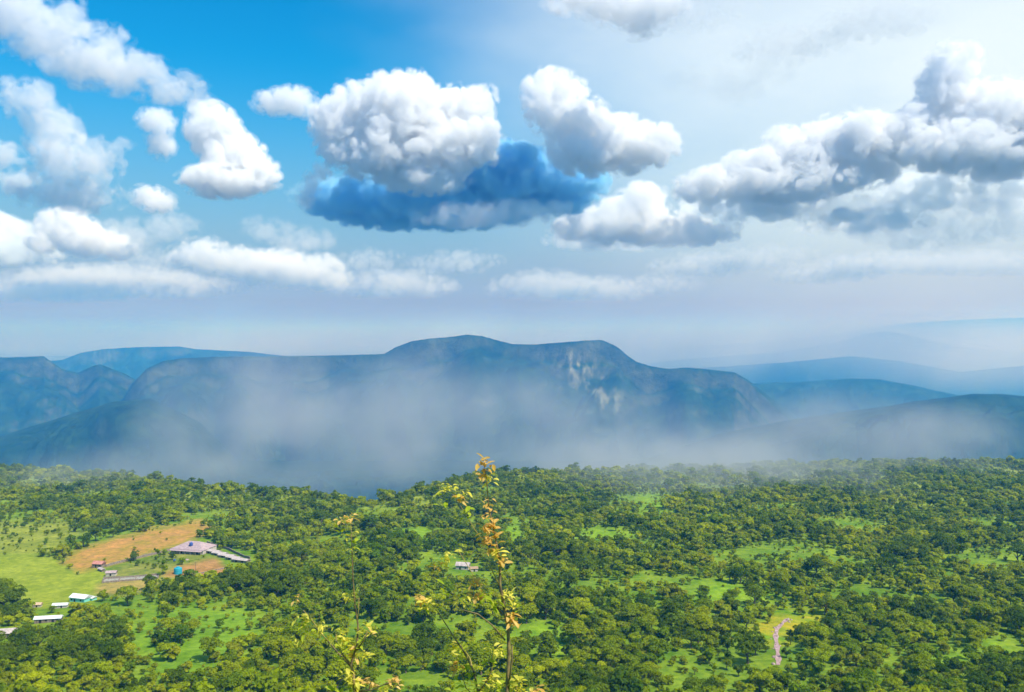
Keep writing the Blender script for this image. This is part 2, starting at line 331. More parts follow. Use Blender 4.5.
# ------------------------------------------------------------------ terrain meshes
def grid(name, us, ys, mat_, kind_near):
    U, Yg = np.meshgrid(us, ys); X = U*(Yg+60 if kind_near else Yg); 
    if kind_near: X = U*np.maximum(Yg+60, 30)
    Z = height(X, Yg)
    v = np.stack([X, Yg, Z], -1).reshape(-1, 3); nr, nc = U.shape
    i = (np.arange(nr-1)[:, None]*nc + np.arange(nc-1)[None]).ravel()
    f = np.stack([i, i+1, i+nc+1, i+nc], -1)
    me = mesh_np(name, v, f, [mat_], smooth=True)
    if kind_near:
        _, col, _, _ = cover(X, Yg, Z)
    else:
        # forested slopes, pale rock on the cliff bands, fields on the plain
        gy, gx = np.gradient(Z); 
        dx = np.gradient(X, axis=1); dy = np.gradient(Yg, axis=0)
        sl_ = np.hypot(gx/np.maximum(dx, .1), gy/np.maximum(dy, .1))
        px, py = to_px(X, Yg, Z)
        nz = fbm(X/260, Z/110+Yg/900, 5)
        rock = np.clip((sl_-1.15)*0.9 + nz*1.2, 0, 1)[..., None]*0.35
        forest = np.array((.009,.032,.022))*(1-np.clip(nz+.5, 0, 1)[..., None]) + np.array((.028,.058,.028))*np.clip(nz+.5, 0, 1)[..., None]
        col = forest*(1-rock) + np.array((.15,.14,.11))*rock
        flat = (np.clip((0.22-sl_)*8, 0, 1)*np.clip((-600-Z)/150, 0, 1)*np.clip((Yg-8500)/2500, 0, 1))[..., None]
        fl = fbm(X/420, Yg/700, 4); fc = np.where((fl > .03)[..., None], np.array((.26,.27,.17)), np.array((.07,.12,.05)))
        col = col*(1-flat) + fc*flat
        scar = np.exp(-(((px-(590+ (py-385)*0.75) + 14*fbm(X/200, Z/60, 4))/22.0)**2))*np.clip((py-346)/10, 0, 1)*np.clip((425-py)/25, 0, 1)*(np.abs(Yg-5600) < 1300)
        scar = (scar*np.clip(fbm(X/55, Z/90, 5)*3.2+.15, 0, 1))[..., None]
        col = col*(1-scar*.5) + np.array((.34,.33,.25))*scar*.5
    add_attr(me, 'cover', col.reshape(-1, 3))
    o = bpy.data.objects.new(name, me); link(o); return o
us = np.concatenate([np.linspace(-2.5, -.68, 60)[:-1], np.linspace(-.68, .68, 620), np.linspace(.68, 2.5, 60)[1:]])
ysn = np.concatenate([np.arange(-40, 0, 5), np.linspace(0, 12, 30)[:-1], np.geomspace(12, 300, 60)[:-1], np.arange(300, 2000, 3.2), np.linspace(2000, 2600, 40)])
usf = np.concatenate([np.linspace(-2.5, -.70, 50)[:-1], np.linspace(-.70, .70, 900), np.linspace(.70, 2.5, 50)[1:]])
ysf = np.concatenate([np.arange(2596, 3600, 25), np.arange(3600, 7600, 14), np.arange(7600, 13000, 40), np.arange(13000, 30000, 180), np.geomspace(30000, 56000, 25)])
ground = tag(grid('ground', us, ysn, M_GROUND, True), 'grassy wooded plateau sloping away below the viewpoint', kind='structure')
hills = tag(grid('hills', usf, ysf, M_HILL, False), 'blue flat topped hills beyond the valley', kind='structure')
#SECTION2

# ------------------------------------------------------------------ trees
M_LEAF = {
 'dark': leaf_mat('leaf_dark', (.055,.120,.005), (.170,.240,.006)),
 'green': leaf_mat('leaf_green', (.110,.205,.004), (.320,.375,.005)),
 'lime': leaf_mat('leaf_lime', (.200,.300,.003), (.430,.480,.006)),
 'olive': leaf_mat('leaf_olive', (.170,.220,.005), (.370,.400,.010)),
}
def crown_np(w, h, zb, nlobe, nleaf, ls, seed):
    """uneven crown: leaf faces on the shells of several lobes, with gaps between them"""
    r = np.random.default_rng(seed); lob = []
    for k in range(nlobe):
        a = r.uniform(0, 6.283); q = math.sqrt(r.uniform(0, 1))*0.62; z = r.uniform(0.15, 0.85)
        sh = math.sqrt(max(1-(2*z-0.9)**2*0.7, .1)); s = r.uniform(.24, .42)
        lob.append((math.cos(a)*q*w/2*sh*1.1, math.sin(a)*q*w/2*sh*1.1, zb+z*h*0.85, w*s*r.uniform(.8,1.1), h*s*r.uniform(.7,1)))
    lob = np.array(lob); pr = lob[:,3]**2; idx = r.choice(nlobe, nleaf, p=pr/pr.sum())
    n = r.normal(size=(nleaf,3)); n[:,2] = np.abs(n[:,2])*1.0 + r.normal(size=nleaf)*0.25; n /= np.linalg.norm(n,axis=1)[:,None]
    rad = r.uniform(.72, 1.08, nleaf)[:,None]; L = lob[idx]
    c = L[:,:3] + n*rad*np.stack([L[:,3], L[:,3], L[:,4]],-1)*0.62
    nn = n + r.normal(size=(nleaf,3))*0.5 + np.array((0,0,.35)); nn /= np.linalg.norm(nn,axis=1)[:,None]
    a = np.cross(nn, r.normal(size=(nleaf,3))); a /= np.linalg.norm(a,axis=1)[:,None]; b = np.cross(nn, a)
    s = (ls*r.uniform(.6,1.4,nleaf))[:,None]; asp = r.uniform(.55,1,nleaf)[:,None]
    dn = -nn*s*0.22
    v = np.stack([c-a*s*.5-b*s*asp*.35, c+a*s*.15-b*s*asp*.5+dn*-.5, c+a*s*.55+b*s*asp*.1+dn, c-a*s*.1+b*s*asp*.5+dn*.6],1).reshape(-1,3)
    f = np.arange(nleaf*4).reshape(-1,4); return v, f
def trunk_mb(w, h, zb, seed):
    r = random.Random(seed); m = MB(); t = w*0.028
    top = zb + h*.55; bend = (r.uniform(-.05,.05)*w, r.uniform(-.05,.05)*w)
    m.tube([(0,0,-1.0),(0,0,0.1),(bend[0]*.5,bend[1]*.5,zb*.8),(bend[0],bend[1],top)], [t*1.7,t*1.25,t,t*.35], 6)
    for k in range(5):
        a = k*1.256+r.uniform(-.4,.4); z0 = zb*.7+k*h*.06; q = w*r.uniform(.22,.36)
        m.tube([(bend[0]*.6,bend[1]*.6,z0),(math.cos(a)*q*.5,math.sin(a)*q*.5,z0+h*.2),(math.cos(a)*q,math.sin(a)*q,z0+h*.38)], [t*.6,t*.42,t*.16], 4)
    return m
# kinds: (colour, width, crown height, crown base, lobes)
KINDS = [('dark',10.5,7.5,2.0,13),('green',9.0,6.5,1.6,11),('lime',7.5,5.5,1.2,9),('olive',7.0,5.0,1.2,8),('green',7.0,7.2,1.8,9),('dark',8.0,7.5,1.8,9)]
LOOK = ['broad dark green','spreading mid green','yellow green rounded','olive tinted low','tall narrow green','dense dark upright']
tree_src = []
def make_tree(k):
    colr, wd, h, zb, nl = KINDS[k]
    root = empty('tree', (0,0,0))
    tr = trunk_mb(wd, h, zb, k).build('trunk', M_BARK, root)
    v, f = crown_np(wd, h, zb, nl, 1300, 0.60, 100+k)
    cr = bpy.data.objects.new('crown', mesh_np('crown', v, f, [M_LEAF[colr]])); link(cr, root)
    return root, tr, cr
def dup_tree(src):
    root = src[0].copy(); sc.collection.objects.link(root); ch = []
    for c in src[1:]:
        d = c.copy(); sc.collection.objects.link(d); d.parent = root; ch.append(d)
    return (root, *ch)

# scatter
sp = 6.4
gx = np.arange(-1300, 1300, sp); gy = np.arange(345, 1990, sp)
X, Y = np.meshgrid(gx, gy); X = (X + RNG.uniform(-.48,.48,X.shape)*sp).ravel(); Y = (Y + RNG.uniform(-.48,.48,Y.shape)*sp).ravel()
k = (np.abs(X) < Y*0.62+20); X, Y = X[k], Y[k]
Z = near_h(X, Y); dens, _, px, py = cover(X, Y, Z)
yedge = 131/((interp(px, EDGE)-HY)/F - 0.073)
k = (RNG.uniform(size=X.shape) < dens*0.93) & (Y < yedge+55); X, Y, Z, px, py, dens = [a[k] for a in (X, Y, Z, px, py, dens)]
# keep clear of buildings, the stream bed and the yard
CLEAR = [(193,546,26,9),(232,557,22,8),(98,565,9,5),(130,576,28,8),(178,572,9,5),(48,620,15,6),(82,598,13,6),(5,634,16,7),(62,606,8,4),(38,606,7,4),(463,566,15,6),(777,628,7,14),(776,648,6,13),(783,616,12,6)]
for (cx_, cy_, rx, ry) in CLEAR:
    k = ((px-cx_)/(rx+2))**2 + ((py-cy_-4)/(ry+4))**2 > 1; X, Y, Z, px, py, dens = [a[k] for a in (X, Y, Z, px, py, dens)]
kindn = fbm(X/70+31, Y/70, 3) + 0.22*RNG.normal(size=X.shape)
kind = np.select([kindn < -.36, kindn < -.24, kindn < .00, kindn < .09, kindn < .32], [0, 5, 1, 4, 2], 3)
scale = np.clip(.80*np.exp(.36*RNG.normal(size=X.shape)), .38, 1.75)*np.where(kind == 0, 1.05, 1)*(1+0.25*pn(X/60, Y/60+40))
scale = np.where(dens < .5, scale*.6, scale)
rot = RNG.uniform(0, 6.283, X.shape)
# the largest in view become things
size = np.array([KINDS[i][1] for i in kind])*scale/Y*F
ok = (px > -6) & (px < 1030) & (py < 700) & (py > 470)
order = np.argsort(-(size*ok)); NT = 286
near_ix = order[:NT]
srcs = {}
LM = [(25,'at the left edge of the photo'),(85,'below the long white roofed shed'),(150,'left of the sunny bushy slope'),(225,'beside the sunny slope at lower left'),
      (285,'left of the left yellow sapling'),(345,'directly behind the left yellow sapling'),(415,'between left and leaning saplings'),(475,'behind the leaning sapling twigs'),(535,'just right of the tallest sapling'),
      (600,'a little right of the tallest sapling'),(665,'halfway from tallest sapling to stream'),(730,'left of the rocky stream bed'),(795,'directly below the rocky stream bed'),(860,'right of the rocky stream bed'),
      (925,'below left of the right glade'),(975,'below the green glade at right'),(1200,'in the bottom right corner')]
for n_, i in enumerate(near_ix):
    kd = int(kind[i])
    if kd not in srcs: t_ = srcs[kd] = make_tree(kd)
    else: t_ = dup_tree(srcs[kd])
    root = t_[0]; root.location = (X[i], Y[i], Z[i]-.2); root.rotation_euler = (0,0,rot[i]); root.scale = (scale[i],)*3
    lm = next(l for x_, l in LM if px[i] < x_)
    row = 'lowest row' if py[i] > 672 else ('second row' if py[i] > 650 else 'upper row')
    tag(root, f"{LOOK[kd]} tree, {row}, {lm}", 'tree', 'trees crowding the near forest slope')
# lone trees that stand out
LONE = [(14,606,0,1.35,'large dark lone tree at the left edge beside the bright meadow','lone tree'),(10,622,0,1.0,'smaller dark tree just below the large lone tree at the left edge','lone tree'),
        (96,541,5,1.5,'dark tree clump at the upper left corner of the ochre field','lone tree'),(84,547,0,1.2,'low dark bushy tree left of the ochre field corner','lone tree'),
        (182,590,5,1.1,'dark tree just below the teal water tank','lone tree'),(128,606,1,1.5,'big round green tree below the ruined foundation','lone tree'),(149,590,5,1.2,'tall dark tree below the right end of the ruined walls','lone tree'),
        (183,625,1,0.9,'lone round bush tree high on the sunny slope at lower left','lone tree'),(733,602,0,.8,'dark round tree at left of the streamside clearing','lone tree'),(783,600,0,1.1,'broad dark tree at the top of the streamside clearing','lone tree'),
        (770,619,1,.9,'green tree crowning the head of the rocky stream','lone tree'),(803,640,0,.8,'dark tree on the right bank of the rocky stream','lone tree'),(730,582,0,1.1,'rounded dark tree above the streamside clearing','lone tree'),
        (135,532,1,.7,'low bush tree on the upper edge of the ochre field','lone tree')]
for (x_, y_, kd, s_, lab, cat_) in LONE:
    p = at(x_, y_); t_ = dup_tree(srcs[kd]) if kd in srcs else make_tree(kd); srcs.setdefault(kd, t_)
    t_[0].location = (p.x, p.y, p.z-.3); t_[0].scale = (s_*1.15,)*3; t_[0].rotation_euler = (0,0,x_); tag(t_[0], lab, 'tree'); t_[0].pop('group', None)
# the rest of the wood is one mass
wood_col = bpy.data.collections.new('wood kinds')
for kd, (colr, wd, h, zb, nl) in enumerate(KINDS):
    v, f = crown_np(wd, h, zb, nl, 400, 1.12, 300+kd)
    tb = trunk_mb(wd, h, zb, kd); tv = np.array([tuple(p) for p in tb.v]); tf = np.array([q for q in tb.f if len(q) == 4])
    me = mesh_np('wood_kind', np.concatenate([v, tv]), np.concatenate([f, tf+len(v)]), [M_LEAF[colr], M_BARK], midx=np.r_[np.zeros(len(f)), np.ones(len(tf))])
    wood_col.objects.link(bpy.data.objects.new('wood_%d' % kd, me))
rest = np.setdiff1d(np.arange(len(X)), near_ix)
print('TREES', len(X))
# undergrowth: small bushes on the open grass too
bn = 24000; bX = RNG.uniform(-1200,1200,bn*3); bY = np.sqrt(RNG.uniform(360**2, 1900**2, bn*3)); k = np.abs(bX) < bY*.62
bX, bY = bX[k], bY[k]; bZ = near_h(bX, bY); bd, _, bpx, bpy_ = cover(bX, bY, bZ); be = 131/((interp(bpx, EDGE)-HY)/F - 0.073)
k = (RNG.uniform(size=bX.shape) < np.clip(bd*1.6,0,1)) & (bd > 0.03) & (bY < be+20); 
for (cx_, cy_, rx, ry) in CLEAR: k &= ((bpx-cx_)/rx)**2 + ((bpy_-cy_-2)/(ry+1))**2 > 1
bX, bY, bZ = bX[k], bY[k], bZ[k]
PX = np.r_[X[rest], bX]; PY = np.r_[Y[rest], bY]; PZ = np.r_[Z[rest]-.2, bZ-.9*.3]
PS = np.r_[scale[rest], RNG.uniform(.22,.62,len(bX))*np.where(bd[k] < .5, .6, 1)]; PK = np.r_[kind[rest], RNG.integers(0,6,len(bX))]; PR = np.r_[rot[rest], RNG.uniform(0,6.28,len(bX))]
def scatter(name, P, S, K, Rz, coll, label):
    me = bpy.data.meshes.new(name); me.vertices.add(len(P)); me.vertices.foreach_set('co', P.astype(np.float32).ravel())
    for an, ty, ar in (('psize','FLOAT',S),('pkind','INT',K),('prot','FLOAT',Rz)):
        a = me.attributes.new(an, ty, 'POINT'); a.data.foreach_set('value', ar.astype(np.int32 if ty == 'INT' else np.float32))
    o = bpy.data.objects.new(name, me); link(o); tag(o, label, None, kind='stuff')
    ng = bpy.data.node_groups.new(name+'_scatter', 'GeometryNodeTree')
    ng.interface.new_socket('Geometry', in_out='INPUT', socket_type='NodeSocketGeometry'); ng.interface.new_socket('Geometry', in_out='OUTPUT', socket_type='NodeSocketGeometry')
    gi = ng.nodes.new('NodeGroupInput'); go = ng.nodes.new('NodeGroupOutput'); ip = ng.nodes.new('GeometryNodeInstanceOnPoints')
    ci = ng.nodes.new('GeometryNodeCollectionInfo'); ci.inputs['Collection'].default_value = coll; ci.inputs['Separate Children'].default_value = True; ci.inputs['Reset Children'].default_value = True
    def na(nm, ty):
        n = ng.nodes.new('GeometryNodeInputNamedAttribute'); n.data_type = ty; n.inputs['Name'].default_value = nm; return n.outputs['Attribute']
    cx_ = ng.nodes.new('ShaderNodeCombineXYZ'); ng.links.new(na('prot','FLOAT'), cx_.inputs['Z'])
    er = ng.nodes.new('FunctionNodeEulerToRotation'); ng.links.new(cx_.outputs[0], er.inputs[0])
    ng.links.new(gi.outputs[0], ip.inputs['Points']); ng.links.new(ci.outputs[0], ip.inputs['Instance']); ip.inputs['Pick Instance'].default_value = True
    ng.links.new(na('pkind','INT'), ip.inputs['Instance Index']); ng.links.new(er.outputs[0], ip.inputs['Rotation']); ng.links.new(na('psize','FLOAT'), ip.inputs['Scale'])
    ng.links.new(ip.outputs[0], go.inputs[0])
    md = o.modifiers.new('scatter', 'NODES'); md.node_group = ng
    return o
scatter('forest', np.stack([PX,PY,PZ],-1), PS, PK, PR, wood_col, 'dense green wood covering the rest of the plateau')

# ------------------------------------------------------------------ farm buildings
M_ROOF = noisy('dusty_pink_roof', (.33,.24,.25), (.46,.35,.35), .6)
M_ROOF2 = noisy('grey_pink_sheet', (.36,.30,.28), (.56,.48,.45), .7)
M_WHITE = noisy('white_sheet', (.62,.66,.68), (.80,.82,.82), .5)
M_WALL = noisy('whitewash', (.40,.34,.31), (.60,.52,.48), .8)
M_STONE = noisy('stone_wall', (.17,.13,.10), (.33,.27,.22), 1.2, bump=.05)
M_BRICK = noisy('red_roof', (.42,.16,.12), (.56,.27,.22), .9)
M_DARK = mat('dark_opening', (.03,.03,.035), .9)
M_BLUE = mat('blue_plastic', (.05,.10,.34), .45, .4)
M_TEAL = mat('teal_plastic', (.02,.32,.42), .45, .4)
M_TURQ = noisy('turquoise_paint', (.15,.52,.48), (.24,.62,.56), .7)
M_WOOD = noisy('weathered_wood', (.14,.10,.07), (.26,.19,.13), 2)
M_ROCK = noisy('rock', (.25,.18,.16), (.45,.34,.33), .8, bump=.1)
def gable(w_, d_, hw, hr, over=.5, th=.14, hip=0.0):
    """wall mesh and roof mesh for a gabled or hipped building, ridge along x"""
    W, D = w_/2, d_/2; wl = MB()
    wl.box(-W, W, -D, D, -1.2, hw)
    if hip == 0: wl.add([(-W,-D,hw),(-W,D,hw),(-W,0,hw+hr),(W,-D,hw),(W,D,hw),(W,0,hw+hr)], [(0,2,1),(3,4,5),(0,3,5,2),(1,2,5,4)])
    a, b = W+over, D+over; rx = a-hip; e = hw-over*hr/D*.6; rf = MB()
    top = [(-a,-b,e),(a,-b,e),(a,b,e),(-a,b,e),(-rx,0,hw+hr+.08),(rx,0,hw+hr+.08)]
    top = [(x,y,z+.1) for x,y,z in top]; bot = [(x,y,z-th) for x,y,z in top]
    fs = [(0,1,5,4),(2,3,4,5),(1,2,5),(3,0,4)]
    rf.add(top+bot, fs + [tuple(i+6 for i in f[::-1]) for f in fs] + [(0,6,7,1),(1,7,8,2),(2,8,9,3),(3,9,6,0)])
    return wl, rf
def opening(mb, W, D, side, u, z0, z1, w_, proud=.03):
    if side == 'f': mb.box(u-w_/2, u+w_/2, -D-proud, -D+.1, z0, z1)
    if side == 'r': mb.box(W-.1, W+proud, u-w_/2, u+w_/2, z0, z1)
    return mb
def building(name, cat, label, px_, py_, w_, d_, hw, hr, rz, wall, roof, hip=0.0, group=None, doors=((0,1.1),), wins=(-.3,.3), over=.5):
    p = at(px_, py_); root = empty(name, p, rz); tag(root, label, cat, group)
    wl, rf = gable(w_, d_, hw, hr, over=over, hip=hip); wl.build('wall', wall, root); rf.build('roof', roof, root)
    for (u, dw) in doors: opening(MB(), w_/2, d_/2, 'f', u, 0, min(2.1, hw-.2), dw).build('door', M_DARK, root)
    for u in wins: opening(MB(), w_/2, d_/2, 'f', u*w_, 1.0, min(2.1, hw-.2), 1.1).build('window', M_DARK, root)
    return root, p
def tank(name, label, loc, r, h, m, parts=True):
    root = empty(name, loc); tag(root, label, 'water tank')
    b = MB().tube([(0,0,0),(0,0,h*.06),(0,0,h*.30),(0,0,h*.33),(0,0,h*.36),(0,0,h*.62),(0,0,h*.65),(0,0,h*.68),(0,0,h*.82),(0,0,h*.93)], [r,r,r,r*.95,r,r,r*.95,r,r*.95,r*.45], 20).build('tank_body', m, root)
    MB().tube([(0,0,h*.92),(0,0,h)], [r*.42,r*.40], 16).build('lid', m, root)
    return root
# farmhouse: wide hipped roof, white walls, shaded veranda
fh, pf = building('farmhouse', 'house', 'large farmhouse with wide dusty pink hipped roof at the corner of the ochre field', 194, 551, 30, 20, 3.6, 4.6, R(-14), M_WALL, M_ROOF, hip=11, doors=((-5,1.4),(9,3)), wins=(-.38,-.05,.16,.42))
m_ = MB()
for i in range(7): m_.box(-14.6+i*4.87-.12, -14.6+i*4.87+.12, -12.9, -12.66, -1.2, 2.9)
m_.build('veranda_posts', M_WALL, fh)
MB().add([(-15,-13.2,2.86),(15,-13.2,2.86),(15,-10.25,3.34),(-15,-10.25,3.34),(-15,-13.2,2.72),(15,-13.2,2.72),(15,-10.25,3.2),(-15,-10.25,3.2)], [(0,1,2,3),(7,6,5,4),(0,4,5,1),(1,5,6,2),(2,6,7,3),(3,7,4,0)]).build('veranda_roof', M_ROOF, fh)
pt = pf + Matrix.Rotation(R(-14), 3, 'Z') @ Vector((1.0,-5.5,6.0))
tank('water_tank', 'dark blue water tank standing on the pink farmhouse roof', pt, 1.5, 2.6, M_BLUE)
# row of low livestock sheds right of the house
for i in range(5):
    r_, p = building('livestock_shed', 'shed', ['low pale roofed shed nearest the farmhouse in the row of sheds','second low pale roofed shed of the row right of the farmhouse','middle shed of the row of low pale sheds right of the farmhouse','fourth pale roofed shed, next to the far right end of the row','pale roofed shed at the far right end of the row, against the trees'][i],
        213+i*7.0, 553.5+i*2.2, 15-(i%2)*1.5, 4.6, 2.3, .9, R(-26+((i*37)%5)), M_STONE, M_ROOF2, group='row of low pale roofed sheds beside the farmhouse', doors=((-3,1.6),(3,1.6)), wins=(), over=.4)
# walls of the compound
def wall_run(name, label, pts, h, th, m, group='low walls around the farm compound', n=14):
    P = []
    for (a, b) in zip(pts[:-1], pts[1:]):
        A, B = at(*a), at(*b)
        for i in range(n+1):
            q = A.lerp(B, i/n); P.append(Vector((q.x, q.y, gz(q.x, q.y))))
    o0 = P[0]; mb = MB(); vs_ = []
    for i, q in enumerate(P):
        d = (P[min(i+1,len(P)-1)]-P[max(i-1,0)]); d.z = 0; d.normalize(); s = Vector((-d.y,d.x,0))*th/2; hh = h*(1+random.uniform(-.12,.08))
        vs_ += [q-s-o0+Vector((0,0,-1)), q+s-o0+Vector((0,0,-1)), q+s-o0+Vector((0,0,hh)), q-s-o0+Vector((0,0,hh))]
    fs = []
    for i in range(len(P)-1):
        for k_ in range(4): fs.append((i*4+k_, i*4+(k_+1)%4, (i+1)*4+(k_+1)%4, (i+1)*4+k_))
    fs += [(0,1,2,3), tuple(range((len(P)-1)*4, len(P)*4))[::-1]]
    mb.add(vs_, fs); o = mb.build(name, m, None, o0); return tag(o, label, 'wall', group)
wall_run('stone_wall', 'long dark stone wall along the lower edge of the ochre field', [(106,567),(140,558),(172,550)], 1.9, .7, M_STONE)
wall_run('stone_wall', 'straight wall running right from the farmhouse behind the sheds', [(207,543),(226,549),(250,559)], 1.9, .6, M_STONE)
wall_run('stone_wall', 'broken wall on the near side of the farmyard, right of the teal tank', [(184,577),(205,573),(224,569)], 1.0, .7, M_STONE)
# hut with red roof at the field corner
building('hut', 'hut', 'small hut with reddish roof at the left end of the long stone wall', 99, 567, 8, 5.5, 3.0, 1.6, R(-10), M_STONE, M_BRICK, doors=((-1,1.3),), wins=(.3,))
building('lean_to', 'shed', 'narrow grey lean-to just below the red roofed hut', 101.5, 571, 6.5, 2.6, 1.8, .5, R(-40), M_STONE, M_ROOF2, doors=(), wins=())
# ruined foundation
p = at(131, 579); ru = empty('ruined_building', p, R(18)); tag(ru, 'roofless grey ruin of low broken walls below the long stone wall', 'ruin')
for (x0,x1,y0,y1,h) in [(-19,19,-5,-4.4,1.0),(-19,19,5,5.6,1.5),(-19,-18.4,-4.4,5,1.9),(18.4,19,-4.4,5,1.2),(-8,-7.5,-4.4,5,1.4),(3,3.5,-4.4,5,1.1),(11,11.5,-4.4,5,.8)]:
    mb = MB(); n_ = 7
    for i in range(n_):
        if x1-x0 > 2: mb.box(x0+(x1-x0)*i/n_, x0+(x1-x0)*(i+1)/n_-.01*(i < n_-1), y0, y1, -1.5, h*random.uniform(.55,1.1))
        else: mb.box(x0, x1, y0+(y1-y0)*i/n_, y0+(y1-y0)*(i+1)/n_-.01*(i < n_-1), -1.5, h*random.uniform(.55,1.1))
    mb.build('broken_wall', M_STONE, ru)
MB().box(-18.4,18.4,-4.4,5,-1.2,.12).build('floor_slab', noisy('grey_screed', (.20,.20,.14), (.40,.37,.33), .5), ru)
building('outbuilding', 'hut', 'tiny pale pink roofed outbuilding at the left end of the roofless ruin', 111.5, 575.5, 7, 5, 2.6, 1.0, R(8), M_WALL, M_ROOF, doors=((0,1.2),), wins=())
tank('water_tank', 'bright teal water tank on the ground in the middle of the farmyard', at(178,574), 3.0, 5.4, M_TEAL)
tank('water_tank', 'small blue drum behind the teal water tank', at(174.5,561.5), .9, 1.9, M_BLUE)
for (x_, y_, s_, lab) in [(190,572,1.5,'pile of pinkish rubble just right of the teal tank'),(197,574,1.2,'smaller pile of pinkish rubble farther right of the teal tank'),(186,560,1.0,'heap of pale stones behind the farmyard')]:
    p = at(x_, y_); mb = MB(); rr = random.Random(x_)
    for i in range(26):
        a = rr.uniform(0,6.28); q = rr.uniform(0,1)*2.6*s_; c = Vector((math.cos(a)*q, math.sin(a)*q*.6, rr.uniform(-.1,.7)*s_*(1-q/3.2/s_))); r0 = rr.uniform(.25,.6)*s_
        Mx = Matrix.Rotation(rr.uniform(0,3),3,Vector((rr.random(),rr.random(),rr.random())).normalized()); b_ = MB().box(-r0,r0,-r0*.7,r0*.7,-r0*.5,r0*.5)
        mb.add([Mx@Vector(v)+c for v in b_.v], b_.f)
    tag(mb.build('rubble_pile', M_ROCK, None, p), lab, 'rubble', 'rubble piles in the farmyard')
# lower buildings
building('long_shed', 'shed', 'long narrow shed with bright white roof among dark trees', 48.5, 622, 14.5, 4.2, 2.6, 1.0, R(10), M_STONE, M_WHITE, doors=((-4,1.4),(3,1.4)), wins=(-.05,.38))
th_, p_ = building('turquoise_house', 'house', 'small house with turquoise walls and pale grey roof below the meadow', 81, 601, 12, 7, 3.0, 1.5, R(-18), M_TURQ, M_WHITE, doors=((-2,1.3),), wins=(.25,-.36))
building('side_shed', 'shed', 'low pale sheet roofed shed adjoining the turquoise house on its right', 89, 600, 9, 4, 2.1, .6, R(-18), M_TURQ, M_WHITE, doors=(), wins=())
building('cottage', 'house', 'pinkish white roofed cottage cut by the left edge of the photo', 2, 637, 13, 7, 2.8, 1.6, R(14), M_STONE, M_ROOF2, doors=((1,1.3),), wins=(.3,))
building('hut', 'hut', 'small low hut with tan and white roof left of the turquoise house', 60.5, 607.5, 8.5, 3.4, 2.0, .8, R(8), M_WALL, M_WHITE, doors=((1,1),), wins=())
building('hut', 'hut', 'tiny tan roofed hut at the lower left corner of the meadow', 37.5, 607, 4.8, 3, 1.9, .8, R(6), M_WALL, noisy('tan_roof',(.5,.34,.2),(.62,.45,.3),.8), doors=((0,1),), wins=())
building('forest_house', 'house', 'pale pinkish house half hidden in the wood behind the tallest sapling', 463, 569, 9.5, 6, 3.2, 1.8, R(-12), M_WALL, M_ROOF2, doors=((-1.5,1.3),), wins=(.28,))
building('hut', 'hut', 'small brown roofed hut right of the pinkish house in the wood', 474, 571, 5, 4, 2.2, 1.0, R(10), M_WALL, noisy('brown_roof',(.30,.2,.12),(.42,.28,.18),.8), doors=((0,1),), wins=())
for (x_, y_, h_, lab) in [(195.5,573,8.5,'thin wooden pole in the farmyard in front of the sheds'),(150,533,6.5,'short wooden pole standing in the ochre field')]:
    p = at(x_, y_); root = empty('utility_pole', p); tag(root, lab, 'pole', 'wooden poles at the farm')
    MB().tube([(0,0,-1),(0,0,h_)], [.17,.11], 8).build('pole', M_WOOD, root); MB().box(-.8,.8,-.07,.07,h_-.9,h_-.75).build('crossarm', M_WOOD, root)
# rocky stream bed
ctr = [(788,619),(783,623),(777,629),(775.5,636),(776.5,643),(777.5,651),(778.5,660),(778,667)]
CP = []
for a, b in zip(ctr[:-1], ctr[1:]):
    for i in range(5): CP.append((a[0]+(b[0]-a[0])*i/5, a[1]+(b[1]-a[1])*i/5))
pts = [at(*c) for c in CP]; o0 = pts[0].copy(); mb = MB(); vs_ = []; fs = []
for i, q in enumerate(pts):
    d = pts[min(i+1,len(pts)-1)]-pts[max(i-1,0)]; d.z = 0; d.normalize(); s = Vector((-d.y,d.x,0)); wd = 1.15+.35*math.sin(i*.9)+random.uniform(-.15,.15)
    for u in (-1,-.3,.3,1):
        v = q + s*wd*u; vs_.append(Vector((v.x, v.y, gz(v.x,v.y)+.16+random.uniform(0,.12)))-o0)
for i in range(len(pts)-1):
    for k_ in range(3): fs.append((i*4+k_, i*4+k_+1, i*4+k_+5, i*4+k_+4))
mb.add(vs_, fs); so = mb.build('stream_bed', noisy('pink_gravel', (.28,.17,.15), (.48,.34,.34), .7), None, o0); tag(so, 'dry pinkish rocky stream bed in the clearing', kind='structure')
rr = random.Random(5)
for i in range(22):
    q = pts[rr.randrange(len(pts))] + Vector((rr.uniform(-2.6,2.6), rr.uniform(-2,2), 0)); r0 = rr.uniform(.45,1.1)
    bm = bmesh.new(); bmesh.ops.create_icosphere(bm, subdivisions=2, radius=r0)
    for v in bm.verts: v.co *= 1+.35*mnoise.noise(v.co*1.3+Vector((i*3,0,0))); v.co.z *= .65
    me = bpy.data.meshes.new('boulder'); bm.to_mesh(me); bm.free(); me.materials.append(M_ROCK)
    o = bpy.data.objects.new('boulder', me); link(o); o.location = (q.x, q.y, gz(q.x,q.y)+r0*.2)
    x_, y_ = to_px(q.x, q.y, gz(q.x, q.y)); seg = 'upper bend' if y_ < 630 else ('middle' if y_ < 648 else 'lower end')
    tag(o, f'pale pinkish boulder at the {seg} of the dry stream bed', 'boulder', 'boulders along the stream bed')

